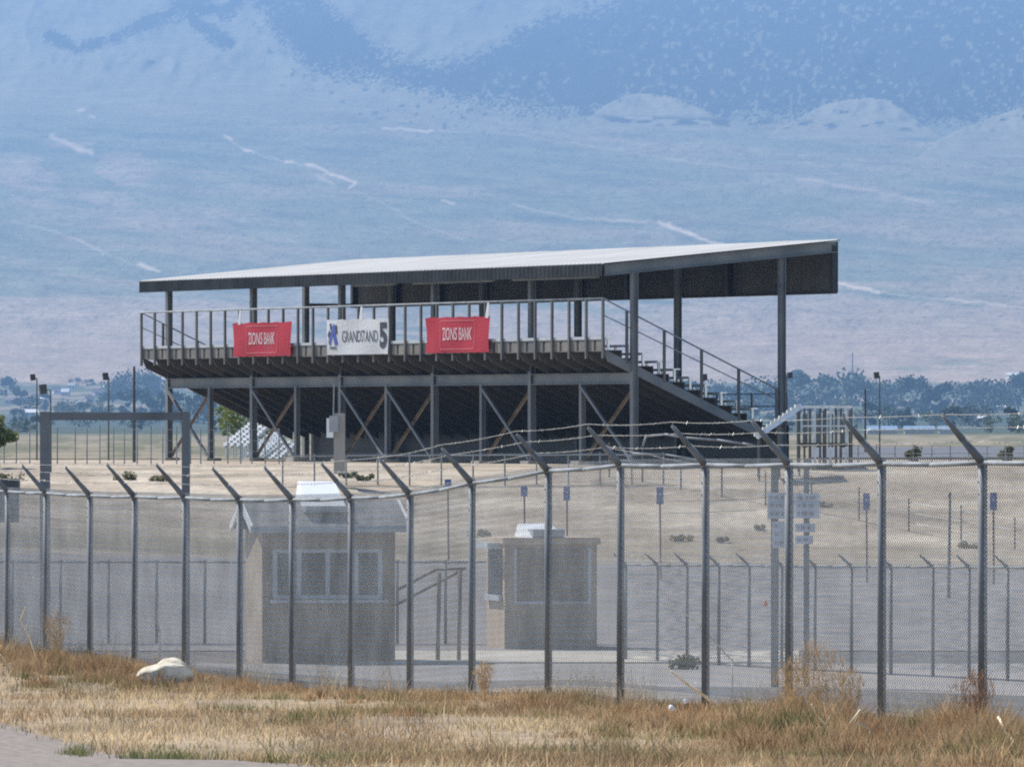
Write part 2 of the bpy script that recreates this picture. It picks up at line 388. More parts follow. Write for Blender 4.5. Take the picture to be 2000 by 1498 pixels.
tr = np.maximum.reduce([seg([(437,266),(452,273)], 3.2), seg([(478,292),(497,301)], 3), seg([(560,316),(572,320)], 3), seg([(600,322),(640,334),(662,346),(692,357),(682,370)], 3.2),
    seg([(862,390),(890,400)], 2.4)*.7, seg([(1285,434),(1330,450),(1385,472),(1500,505),(1640,552),(1716,570)], 4), seg([(1850,583),(1900,590),(1968,597)], 2.6)*.7, seg([(748,252),(845,255)], 3)*.8,
    seg([(160,470),(205,497)], 2.3)*.6, seg([(270,514),(312,531)], 3.2)*.9, seg([(100,268),(140,285),(178,300)], 6)*.7, seg([(152,216),(162,214)], 4)*.8, seg([(176,226),(182,230)], 3)*.8,
    seg([(437,266),(460,280),(488,297),(520,306),(566,318),(610,324),(640,334)], 1.8)*.5, seg([(690,370),(740,392),(800,430),(905,470)], 1.6)*.35, seg([(20,430),(160,470),(230,505),(310,531)], 1.6)*.4, seg([(1716,570),(1780,578),(1850,583),(2010,604)], 1.8)*.45, seg([(845,255),(1000,262),(1230,300),(1450,330)], 1.6)*.3, seg([(1000,400),(1130,428),(1285,434)], 1.9)*.4, seg([(1130,428),(1285,434)], 2.4)*.45, seg([(1560,350),(1700,372),(1830,400)], 4)*.4, seg([(620,345),(650,360)], 4)*.5])
C = mixc(C, [.66,.53,.40], np.clip(tr*(.55+.6*fbm(A/22., B/9.)), 0, 1))
# valley floor: fields and sage flats
val = sstep(742, 752, B + 12*(fbm(A/120., B/9.)-.5))
vc = np.zeros(A.shape+(3,)) + np.array([.10,.115,.065])
vc = mixc(vc, [.28,.22,.15], sstep(.54, .64, fbm(A/140.+4, B/6., 4))*sstep(822, 800, B))
vc = mixc(vc, [.055,.075,.05], sstep(806, 816, B)*sstep(852, 844, B)*.9)
vc = mixc(vc, [.235,.20,.14], sstep(846, 853, B))
vc = mixc(vc, [.13,.13,.075], sstep(846, 853, B)*sstep(.42, .62, fbm(A/60., B/9.+3, 4))*.85)
C = C*(1-val[..., None]) + vc*val[..., None]
ny, nx = A.shape
i = (np.arange(ny-1)[:, None]*nx + np.arange(nx-1)[None]).ravel()
hills = np_mesh('hills', V, [np.stack([i, i+1, i+nx+1, i+nx], -1)], 'terrain', C.reshape(-1, 3), smooth=True)
tag(hills, None, None, kind='structure')
polar('race_track', np.arange(1580, 2700, 20.), np.arange(296, 500.1, 6), lambda A, B: (HZ-np.interp(B, _Y[::-1], _py[::-1]))/F*B, None, 'track', dz=.05)
def hill_z(px, Y):
    py = np.interp(Y, _Y[::-1], _py[::-1]); return (HZ-float(py))/F*Y

# ------------------------------------------------------------------ chain link fences
def chain_mesh(tops, height, name, parent, wd=.0045, cw=.07, mat='wire'):
    """zig-zag wires woven between consecutive posts; tops are rail points"""
    Vs, Qs = [], []; off = 0
    seg_h = cw/2; ns = int(height/seg_h)
    for a, b in zip(tops[:-1], tops[1:]):
        a, b = np.array(a), np.array(b); L = np.linalg.norm(b-a); nc = max(1, int(round(L/cw)))
        d = (b-a)/L; nrm = np.array([d[1], -d[0], 0]); nrm /= np.linalg.norm(nrm)
        c = (np.arange(nc)+.5)/nc; j = np.arange(ns+1)
        jj = np.where(j % 2 == 0, -.5, .5)*cw*1.04
        cen = a[None, None] + (b-a)[None, None]*c[:, None, None] + d[None, None]*jj[None, :, None] \
              + np.array([0, 0, -1])[None, None]*(j*seg_h - .065)[None, :, None] + nrm[None, None]*(np.where(j % 2 == 0, 1, -1)*.003)[None, :, None]
        offs = np.stack([d*wd*.5+nrm*wd*.3, -d*wd*.5+nrm*wd*.3, -nrm*wd*.55])
        vv = (cen[:, :, None, :] + offs[None, None]).reshape(-1, 3)
        idx = (np.arange(nc)[:, None]*(ns+1) + np.arange(ns)[None]).ravel()*3
        for k in range(3):
            k2 = (k+1) % 3
            Qs.append(np.stack([idx+k, idx+k2, idx+3+k2, idx+3+k], -1)+off)
        Vs.append(vv); off += len(vv)
    o0 = np.array(parent_loc(parent))
    return np_mesh(name, np.concatenate(Vs)-o0, [np.concatenate(Qs)], mat, parent=parent, smooth=True)

def fence(name, tops, height, label, r, rail_r, arm=None, wires=3, wd=.0105, cw=.07, sag=.012, post_mat='postgalv', buried=.15):
    root = thing(name, tops[0]-Vector((0,0,height)), label, 'fence')
    rail = MB()
    for a, b in zip(tops[:-1], tops[1:]):
        m = (a+b)/2 - Vector((0,0,sag)); rail.tube(a, m, rail_r, n=8); rail.tube(m, b, rail_r, n=8)
    rail.build('top_rail', 'galv', root, True)
    for k, p in enumerate(tops):
        mb = MB(); lean = Vector((random.uniform(-.02,.02), random.uniform(-.02,.02), 0))
        mb.tube(p-Vector((0,0,height+buried)), p+lean*0, r, n=10)
        mb.tube(p-Vector((0,0,.03)), p+Vector((0,0,.05)), r*1.12, r*.8, n=10)
        post = mb.build('fence_post', post_mat, root, True)
        if arm:
            ab = MB(); tip = p+Vector(arm)*random.uniform(.93,1.05); b0 = p+Vector((0,0,.0))
            dr = (tip-b0).normalized()
            ab.tube(b0, b0+dr*.5*(tip-b0).length, r*.95, r*.75, n=8); ab.tube(b0+dr*.5*(tip-b0).length, tip, r*.75, r*.42, n=8)
            for f in (.4,.7,.98):
                q = b0.lerp(tip, f); ab.tube(q, q+Vector((0,0,.035)), .008, n=5)
            ab.build('barb_arm', post_mat, post, True)
    if arm and wires:
        for f in (.4,.7,.98)[:wires]:
            w = MB(); pts = []
            for a, b in zip(tops[:-1], tops[1:]):
                pa, pb = a+Vector(arm)*f, b+Vector(arm)*f
                sg = random.uniform(.004,.022)
                for k in range(6):
                    t = k/6; pts.append(pa.lerp(pb, t)+Vector((0,0,.03-4*sg*t*(1-t))))
            pts.append(tops[-1]+Vector(arm)*f)
            w.path(pts, .0042, 4)
            for a, b in zip(pts[:-1], pts[1:]):
                for k in range(3):
                    q = a.lerp(b, (k+.5)/3); h = Vector((random.uniform(-1,1), random.uniform(-1,1), random.uniform(-1,1))).normalized()*.02
                    w.tube(q-h, q+h, .003, n=3)
            w.build('barbed_wire', 'barb', root)
    if cw: chain_mesh(tops, height, 'chain_link', root, wd, cw)
    return root

fence('perimeter_fence', POST, FH, 'tall galvanised chain link fence with slanted barbed wire arms behind the dry roadside weeds', .043, .022,
      arm=(-.36,-.096,.42))
# second fence behind it: right run
f2px = [1222,1284,1342,1404,1463,1527,1592,1663,1740,1822,1893,1968,2045,2125]
f2Y = np.linspace(169.5, 153, len(f2px))
t2 = [P(px, np.interp(px, [1222,2125], [1102,1109]), y) for px, y in zip(f2px, f2Y)]
fence('inner_fence', t2, 2.25, 'farther chain link fence beside the right pavement, seen through the tall fence', .036, .026, arm=(-.27,-.07,.24), wires=2, wd=.014, cw=.085)
t3 = [P(px, 1097, 181) for px in range(-70, 1230, 94)]
fence('lot_fence', t3, 2.1, 'long chain link fence along the near edge of the parking lot behind both booths', .036, .024, arm=None, wd=.014, cw=.085)

# ------------------------------------------------------------------ grandstand
L0 = Vector((-12.922, 289.3, 0)); U = Vector((.4646, -.8855, 0)); D = Vector((.8855, .4646, 0)); LEN = 36.6; BAY = LEN/10
def G(s, t, z): return L0+U*s+D*t+Vector((0,0,z))
def s_at(px, t):        # length coordinate on the plane t seen in pixel column px
    k = (px-1000)/F; b = L0+D*t
    return (k*b.y-b.x)/(U.x-k*U.y)
GS = thing('grandstand', G(LEN/2, 2, -1.33), 'long steel grandstand with white sloping roof and open braced underside', 'grandstand')
ZU = Vector((0,0,1))
def gbox(mb, s0, s1, t0, t1, z0, z1):
    return mb.hexa([G(s0,t0,z0),G(s1,t0,z0),G(s1,t1,z0),G(s0,t1,z0),G(s0,t0,z1),G(s1,t0,z1),G(s1,t1,z1),G(s0,t1,z1)])
TR0, TR1 = -1.16, 7.95
def roof_z(t): return 5.40+(t-TR0)/(TR1-TR0)*.88
# ribbed roof sheet
mb = MB(); nr = 122; vs = []; fs = []
for i in range(nr*4+1):
    s = LEN*i/(nr*4); rib = .035 if i % 4 == 1 else 0.0
    wv = .03*(float(fbm(np.array(s*.55), np.array(1.7), 3))-.5)
    for t in (TR0, TR1): vs.append(G(s, t, roof_z(t)+rib+wv))
    for t in (TR0, TR1): vs.append(G(s, t, roof_z(t)-.03))
for i in range(nr*4):
    a = 4*i; b = a+4
    fs += [(a, b, b+1, a+1), (a+2, a+3, b+3, b+2), (a, a+2, b+2, b), (a+1, b+1, b+3, a+3)]
mb.add(vs, fs); mb.build('roof_sheet', 'roof', GS)
def corr(s0, s1, t, z0, z1, pitch=.3, amp=.03):
    mb = MB(); n = int((s1-s0)/pitch*2); vs = []; fs = []
    for i in range(n+1):
        s = s0+(s1-s0)*i/n; o = amp if i % 2 else -amp
        for dz in (z0, z1):
            vs += [G(s, t+o, dz), G(s, t+o+.012, dz)]
    for i in range(n):
        a = 4*i; b = a+4
        fs += [(a, b, b+2, a+2), (a+1, a+3, b+3, b+1), (a+2, b+2, b+3, a+3), (a, a+1, b+1, b)]
    return mb.add(vs, fs)
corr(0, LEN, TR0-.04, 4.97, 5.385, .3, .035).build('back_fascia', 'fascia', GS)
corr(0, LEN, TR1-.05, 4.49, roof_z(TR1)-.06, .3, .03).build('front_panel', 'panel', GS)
for s, w in ((LEN-.02, .2), (.02, .2)):
    mb = MB()
    a, b = G(s, TR0+.06, roof_z(TR0)-.24), G(s, TR1-.12, roof_z(TR1)-.24)
    mb.bar(a, b, .03, .34, side=U); mb.bar(a+ZU*.17, b+ZU*.17, w, .025, side=U); mb.bar(a-ZU*.17, b-ZU*.17, w, .025, side=U)
    mb.build('end_beam', 'steel', GS)
for k in range(1, 5):
    s = k*2*BAY; a, b = G(s, TR0+.08, roof_z(TR0)-.24), G(s, TR1-.15, roof_z(TR1)-.24)
    mb = MB(); mb.bar(a, b, .04, .3, side=U); mb.bar(a-ZU*.155, b-ZU*.155, .2, .02, side=U); mb.build('roof_beam', 'steel_dark', GS)
for t in (.3, 1.6, 2.9, 4.2, 5.5, 6.8):
    mb = MB(); mb.bar(G(.15, t, roof_z(t)-.10), G(LEN-.15, t, roof_z(t)-.10), .07, .11); mb.build('purlin', 'steel_dark', GS)
for s0, s1 in ((s_at(805,-1), s_at(962,-1)), (s_at(1000,-1), s_at(1166,-1)), (s_at(690,-1), s_at(770,-1))):
    mb = MB(); mb.bar(G(s0, -.95, 4.95), G(s1, -.95, 4.95), .12, .07); mb.build('light_fixture', 'steel', GS)
for k in range(11):
    s = min(max(k*BAY, .06), LEN-.06)
    mb = MB(); gbox(mb, s-.09, s+.09, TR1-.30, TR1-.12, 4.46, roof_z(TR1)-.2); mb.build('panel_post', 'black', GS)
mb = MB(); mb.bar(G(LEN/2-LEN/2+.1, TR1-.1, 4.50), G(LEN-.1, TR1-.1, 4.50), .12, .1); mb.build('panel_rail', 'fascia', GS)
mb = MB(); mb.bar(G(.05, 5.8, 4.56), G(.05, TR1-.2, 4.56), .1, .12, side=U); mb.build('end_frame_bar', 'fascia', GS)
def hcol(s, t, z0, z1, w=.2):
    mb = MB(); f = .022
    gbox(mb, s-w/2, s+w/2, t-w/2, t-w/2+f, z0, z1); gbox(mb, s-w/2, s+w/2, t+w/2-f, t+w/2, z0, z1); gbox(mb, s-.014, s+.014, t-w/2+f, t+w/2-f, z0, z1)
    return mb
def gground(s, t):
    p = G(s, t, 0); px = 1000+p.x/p.y*F; return float(ground_z(px, p.y))
for k in range(11):
    s = k*BAY; zg = gground(s, 0)
    if k % 2 == 0: hcol(s, 0, zg-.1, roof_z(0)-.4, .21).build('column', 'steel', GS)
    else: hcol(s, 0, zg-.1, 1.42, .17).build('short_column', 'steel', GS)
    mb = MB(); gbox(mb, s-.3, s+.3, -.3, .3, zg-.2, zg+random.uniform(.08,.2)); mb.build('footing', 'concrete', GS)
    if k % 2 == 0:
        hcol(min(max(s,.05),LEN-.05), 5.715, gground(s, 5.7)-.1, roof_z(5.715)-.4, .21).build('column', 'steel', GS)
for k in range(5):
    s0, s1 = 2*k*BAY+.11, (2*k+2)*BAY-.11; mb = MB()
    gbox(mb, s0, s1, -.012, .012, 1.40, 1.72); gbox(mb, s0, s1, -.1, .1, 1.72, 1.745); gbox(mb, s0, s1, -.1, .1, 1.375, 1.40)
    mb.build('back_beam', 'steel', GS)
for k in (0, 2, 4, 5, 7, 9):
    s0, s1 = k*BAY, (k+1)*BAY; z0 = -1.15
    mb = MB(); mb.bar(G(s0+.1, -.14, 1.3), G(s1-.05, -.14, z0), .012, .10, side=D); mb.bar(G(s0+.1, -.10, 1.34), G(s1-.05, -.10, z0+.04), .08, .012, side=D); mb.build('brace', 'steel', GS)
    mb = MB(); mb.bar(G(s1-.1, .13, 1.3), G(s0+.05, .13, z0), .012, .10, side=D); mb.bar(G(s1-.1, .09, 1.34), G(s0+.05, .09, z0+.04), .08, .012, side=D); mb.build('brace', 'rust', GS)
# stepped deck
RUN, RISE, NR = .6, .263, 9
prof = [(-1.08, 2.5), (-.45, 2.5)]
for i in range(NR):
    z = 2.5-RISE*(i+1); t0 = -.45+RUN*i; prof += [(t0, z), (t0+RUN, z)]
tF, zF = prof[-1]; prof += [(tF, zF-.15), (tF+1.0, zF-.15)]
mb = MB(); n = len(prof)
for th in (0, 1):
    pass
vs = [G(s, t, z) for s in (.02, LEN-.02) for t, z in prof] + [G(s, t-.03, z-.05) for s in (.02, LEN-.02) for t, z in prof]
fs = []
for i in range(n-1):
    fs += [(i, n+i, n+i+1, i+1), (2*n+i, 2*n+i+1, 3*n+i+1, 3*n+i), (i, i+1, 2*n+i+1, 2*n+i), (n+i, 3*n+i, 3*n+i+1, n+i+1)]
fs += [(0, 2*n, 3*n, n), (n-1, 2*n-1, 4*n-1, 3*n-1)]
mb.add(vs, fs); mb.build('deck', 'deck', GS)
sl = RISE/RUN
for k in range(31):
    s = min(max(k*BAY/3, .05), LEN-.05); mb = MB()
    zt = lambda t: 2.5-.06-RISE-sl*(t+.45)+.02
    t0, t1 = -1.08, tF+.2
    w = .07
    dd = .30 if k in (0, 30) else .24
    pts = [G(s-w/2, t0, zt(t0)+.04), G(s-w/2, t1, zt(t1)), G(s-w/2, t1, zt(t1)-dd), G(s-w/2, t0+.12, zt(t0+.12)-dd), G(s-w/2, t0, zt(t0)-.10)]
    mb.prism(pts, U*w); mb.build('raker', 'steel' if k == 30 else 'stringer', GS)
for i in range(-1, NR):
    t0 = -.45+RUN*i+.06 if i >= 0 else -1.0; z = 2.5-RISE*(i+1) if i >= 0 else 2.5
    if i >= 0: t0 += .12
    mb = MB(); gbox(mb, .05, LEN-.05, t0, t0+.26, z+.40, z+.445)
    gbox(mb, .05, LEN-.05, t0, t0+.02, z+.36, z+.40)
    for k in range(31):
        s = min(max(k*BAY/3+.2, .2), LEN-.2); gbox(mb, s-.03, s+.03, t0+.08, t0+.16, z, z+.40)
    mb.build('seat_plank', 'alu', GS)
mb = MB()
for k in range(61):
    s = .02+k*(LEN-.04)/60; gbox(mb, s, min(LEN-.02, s+.44), -1.10, -1.088, 2.47, 2.86)
mb.build('kick_panel', 'kick', GS); mb = MB(); gbox(mb, .02, LEN-.02, -1.125, -1.10, 2.86, 2.955); mb.build('top_board', 'trim', GS); mb = MB(); gbox(mb, .03, LEN-.03, -1.087, -1.082, 2.47, 2.84)
mb.build('back_mesh', 'deck', GS)
mb = MB(); gbox(mb, .02, LEN-.02, tF+1.0, tF+1.03, -1.45, zF-.16); mb.build('front_skirt', 'black', GS)
# guards
GT = -1.16
for k in range(31):
    s = min(max(k*BAY/3, .04), LEN-.04)
    mb = MB(); mb.bar(G(s, GT, 2.22), G(s, GT, 4.2), .10, .07, side=U); mb.build('guard_post', 'steel_dark', GS)
mb = MB(); mb.tube(G(0, GT, 4.22), G(LEN, GT, 4.22), .035, n=8); mb.build('guard_rail', 'galv', GS, True)
ez = lambda t: 4.22-.45*(t-GT)
for s in (.03, LEN-.03):
    mb = MB(); mb.tube(G(s, GT, ez(GT)), G(s, 5.6, ez(5.6)), .028, n=8); mb.build('end_rail', 'galv', GS, True)
    mb = MB(); mb.tube(G(s, GT, ez(GT)-.55), G(s, 5.6, ez(5.6)-.35), .02, n=8); mb.build('end_rail', 'galv', GS, True)
    for t in (-.26, 1.17, 2.6, 4.03, 5.5):
        mb = MB(); zb = 2.5-RISE-sl*(t+.45)-.1 if t < tF else zF-.3
        mb.bar(G(s, t, zb), G(s, t, ez(t)), .09, .06, side=D); mb.build('end_post', 'steel_dark', GS)
for k in range(0, 16):
    s = min(max(k*LEN/15, .05), LEN-.05)
    mb = MB(); mb.bar(G(s, tF+.95, zF-.15), G(s, tF+.95, zF+.95), .07, .05, side=U); mb.build('front_post', 'steel_dark', GS)
for z in (.5, .92):
    mb = MB(); mb.tube(G(0, tF+.95, zF+z), G(LEN, tF+.95, zF+z), .022, n=6); mb.build('front_rail', 'galv', GS, True)

# ------------------------------------------------------------------ banners on the guard
def text_mesh(body, size_x, size_z, bold=0.0, shear=0.0):
    cu = bpy.data.curves.new('t', 'FONT'); cu.body = body; cu.align_x = 'CENTER'; cu.align_y = 'CENTER'; cu.offset = bold; cu.shear = shear
    ob = bpy.data.objects.new('t', cu); COL.objects.link(ob); bpy.context.view_layer.update()
    me = bpy.data.meshes.new_from_object(ob.evaluated_get(bpy.context.evaluated_depsgraph_get()))
    bpy.data.objects.remove(ob); 
    xs = [v.co.x for v in me.vertices]; ys = [v.co.y for v in me.vertices]
    w, h = max(xs)-min(xs), max(ys)-min(ys); cx, cy = (max(xs)+min(xs))/2, (max(ys)+min(ys))/2
    out = [((v.co.x-cx)/w*size_x, (v.co.y-cy)/h*size_z) for v in me.vertices]; fs = [tuple(p.vertices) for p in me.polygons]
    bpy.data.meshes.remove(me); return out, fs
BT = GT-.07
def banner(px0, px1, z0, z1, label, kind, tie):
    s0, s1 = s_at(px0, BT), s_at(px1, BT); W = s1-s0; H = z1-z0
    root = thing('banner', G((s0+s1)/2, BT, z0), label, 'banner', 'banners tied to the upper guard rail')
    def bump(a, b): return .035*math.sin(a*9+px0)*math.sin(b*3.1)+.02*math.sin(a*23+b*4)
    nx, nz = 24, 8; mb = MB(); vs = []; fs = []
    for j in range(nz+1):
        for i in range(nx+1):
            a, b = i/nx, j/nz; dz = .018*math.sin(a*math.pi*9+px0)*(1 if b > .95 else 0)
            vs.append(G(s0+W*a, BT+bump(a, b), z0+H*b-dz))
    nn = len(vs); vs += [v+D*.006 for v in vs]
    for j in range(nz):
        for i in range(nx):
            a = j*(nx+1)+i; fs += [(a, a+1, a+nx+2, a+nx+1), (nn+a, nn+a+nx+1, nn+a+nx+2, nn+a+1)]
    for i in range(nx):
        fs += [(i, nn+i, nn+i+1, i+1)]; a = nz*(nx+1)+i; fs += [(a, a+1, nn+a+1, nn+a)]
    mb.add(vs, fs).build('sheet', 'red' if kind == 'red' else 'white', root)
    def flat(pts, fs, name, mat, off=.012):
        mb = MB(); mb.add([G(s0+W*a, BT+bump(a, b)-off, z0+H*b) for a, b in pts], fs); return mb.build(name, mat, root)
    def stroke(a0, b0, a1, b1, w):      # quad strip in sheet coordinates
        n = 10; dx, dz = (a1-a0)*W, (b1-b0)*H; l = math.hypot(dx, dz); ox, oz = -dz/l*w/2/W, dx/l*w/2/H; pts = []
        for k in range(n+1):
            t = k/n; pts += [(a0+(a1-a0)*t-ox, b0+(b1-b0)*t-oz), (a0+(a1-a0)*t+ox, b0+(b1-b0)*t+oz)]
        return pts, [(2*k, 2*k+2, 2*k+3, 2*k+1) for k in range(n)]
    def txt(body, ca, cb, w, h, name, mat, bold=0, shear=0, off=.014):
        o, fs = text_mesh(body, w, h, bold, shear); flat([(ca+x/W, cb+y/H) for x, y in o], fs, name, mat, off)
    if kind == 'red':
        for (a, b, c, d) in ((.24,.10,.76,.10), (.24,.90,.76,.90), (.24,.10,.24,.90), (.76,.10,.76,.90)):
            pts, fs = stroke(a, b, c, d, .04); flat(pts, fs, 'printed_border', 'redline', .011)
        txt('ZIONS BANK', .50, .53, W*.44, H*.36, 'lettering', 'letter_white', .012)
    else:
        txt('GRANDSTAND', .54, .52, W*.60, H*.33, 'lettering', 'ink_grey', .004)
        txt('5', .925, .53, W*.115, H*.74, 'numeral', 'ink', .045)
        vs, fs = [], []
        def q(*a):
            p, f = stroke(*a); o = len(vs); vs.extend(p); fs.extend([tuple(i+o for i in x) for x in f])
        q(.045,.30,.105,.62,.20); q(.105,.62,.135,.86,.22); q(.13,.62,.17,.28,.20)
        flat(vs, fs, 'emblem_figure', 'ink_blue', .013)
        vs, fs = [], []
        q(.035,.52,.075,.66,.18); q(.07,.90,.09,.72,.12); q(.15,.85,.165,.60,.12)
        flat(vs, fs, 'emblem_mark', 'ink', .015)
        vs, fs = [], []
        q(.05,.20,.17,.20,.07); flat(vs, fs, 'emblem_caption', 'ink_grey', .013)
    for tp in tie:
        s = s_at(tp, BT); mb = MB()
        mb.hexa([G(s-.12,BT-.01,z1-.06),G(s+.12,BT-.01,z1-.06),G(s+.12,BT+.005,z1-.06),G(s-.12,BT+.005,z1-.06),G(s-.05,BT+.04,4.2),G(s+.07,BT+.04,4.2),G(s+.07,BT+.055,4.2),G(s-.05,BT+.055,4.2)])
        mb.build('tie', 'white', root)
    return root
banner(455, 569, 2.50, 3.72, 'red banner with white lettering at the far left of the upper guard rail', 'red', [467])
banner(639, 758, 2.50, 3.74, 'white GRANDSTAND 5 banner with blue emblem between the two red banners', 'white', [704])
banner(831, 956, 2.50, 3.73, 'red banner with white lettering, right of the white numbered banner', 'red', [951])

# ------------------------------------------------------------------ small aluminium bleachers
def zgr(px, Y): return float(ground_z(px, Y))
def bleacher(base, W, n, face, label, run, rise, zg, cols=3, pl=.5, mat='alu_mid'):
    root = thing('small_bleacher', base, label, 'bleacher', 'portable aluminium bleachers')
    f = Vector((math.cos(face), math.sin(face), 0)); g = Vector((-f.y, f.x, 0))     # f: towards the front row; g: along the planks
    def B(a, w, z): return base+f*a+g*w+ZU*z
    for i in range(n):
        a = -i*run; z = i*rise
        for c_ in range(cols):
            mb = MB(); w = (c_-(cols-1)/2)*W/cols; mb.box(B(a, w, z), (run*.82, pl, .05), f, g); mb.box(B(a+run*.42, w, z-.03), (.012, pl, .10), f, g)
            mb.build('seat_plank', mat, root)
    dz = zg-base.z
    for c_ in range(cols):
        w = (c_-(cols-1)/2)*W/cols
        mb = MB(); mb.bar(B(.1, w, -.16), B(-(n-1)*run-.05, w, rise*(n-1)-.1), .05, .09, side=g)
        for i in range(0, n, 3): mb.bar(B(-i*run, w, dz-.05), B(-i*run, w, i*rise-.1), .05, .05, side=g)
        mb.build('frame', 'alu_dull', root)
    return root
bleacher(P(462, 866, 303), 3.4, 9, math.radians(200), 'small bleacher with shiny planks beside the green tree under the stand', .125, .10, zgr(450, 303), cols=4, pl=.50)
bleacher(P(530, 893, 301), 2.6, 8, math.radians(200), 'small bleacher, lower of the two seen through the left bays of the stand', .11, .09, zgr(520, 301), cols=3, pl=.46)
bleacher(P(500, 884, 306), 2.4, 9, math.radians(200), 'small dull bleacher between the two shinier ones under the left bays of the stand', .12, .10, zgr(500, 303), cols=4, pl=.5, mat='alu_dull')
# sloping aluminium stair up to the railed platform
st0, st1 = P(1474, 851, 247.5), P(1561, 791, 248.5); zg = zgr(1500, 247)
root = thing('metal_stair', Vector((st0.x, st0.y, zg)), 'bright sunlit aluminium stair sloping up to the railed platform right of the grandstand', 'stair')
for k in range(2):
    o_ = Vector((.06, -.5+1.0*k, -.03)); mb = MB(); mb.bar(st0+o_, st1+o_, .04, .17, side=(0,1,0)); mb.build('stringer', 'alu', root)
for k in range(11):
    c_ = st0.lerp(st1, (k+.5)/11)+Vector((0,0,.03)); mb = MB(); mb.box(c_, (.15, 1.16, .055)); mb.box(c_+Vector((-.07,0,-.05)), (.015, 1.16, .09)); mb.build('tread', 'alu_mid', root)
for k in range(2):
    for t in (.05, .5, .95):
        q = st0.lerp(st1, t)+Vector((.06, -.5+1.0*k, -.05)); mb = MB(); mb.bar(Vector((q.x, q.y, zg-.05)), q, .06, .06, side=(1,0,0)); mb.build('stair_leg', 'steel_dark', root)
# railed platform behind the right bleacher
b0 = P(1612, 886, 250); gz0 = zgr(1612, 250)-b0.z
pf = thing('railed_platform', b0+ZU*gz0, 'grey railed platform behind the right bleacher with posts and bright top rail', 'platform'); hw = 51/F*250
for k, x in enumerate(np.linspace(-hw, hw, 11)):
    mb = MB(); mb.bar(b0+Vector((x, 0, gz0-.1)), b0+Vector((x, 0, 1.5)), .07, .055, side=(1,0,0)); mb.build('platform_post', 'steel_dark' if k % 3 else 'alu_dull', pf)
for z, m, th in ((1.52, 'alu_mid', .09), (.30, 'deck', .1), (.9, 'alu_dull', .05)):
    mb = MB(); mb.box(b0+Vector((0,0.8 if m == 'deck' else 0,z)), (2*hw+.06, 1.7 if m == 'deck' else .06, th)); mb.build('platform_deck' if m == 'deck' else 'platform_rail', m, pf)
for x in np.linspace(-hw, hw, 5):
    mb = MB(); mb.bar(b0+Vector((x, 1.5, gz0-.1)), b0+Vector((x, 1.5, 1.42)), .05, .05, side=(1,0,0)); mb.build('platform_post', 'steel_dark', pf)
for q_ in range(4):
    mb = MB(); mb.box(b0+Vector((-.6+.42*q_,1.53,.75)), (.16, .03, 1.1)); mb.build('back_slat', 'steel', pf)

# ------------------------------------------------------------------ power cabinet on a post in front of the stand
c = P(655, 922, 247); root = thing('electric_cabinet', c, 'white electrical cabinet on a grey post in front of the stand', 'electrical box')
px1 = 247/F
mb = MB(); mb.box(c+Vector((.13, 0, .92)), (.36, .12, 1.95)); mb.build('mounting_post', 'concrete', root)
mb = MB(); mb.box(c+Vector((-.17, -.02, 1.42)), (.22, .34, .62)); mb.build('cabinet', 'whitepaint', root)
mb = MB(); mb.box(c+Vector((-.05, -.12, 1.55)), (.28, .18, .52)); mb.build('meter_box', 'greypaint', root)
mb = MB(); mb.tube(c+Vector((-.06,-.1,1.8)), c+Vector((-.04,-.1,2.85)), .022); mb.build('conduit', 'galv', root)

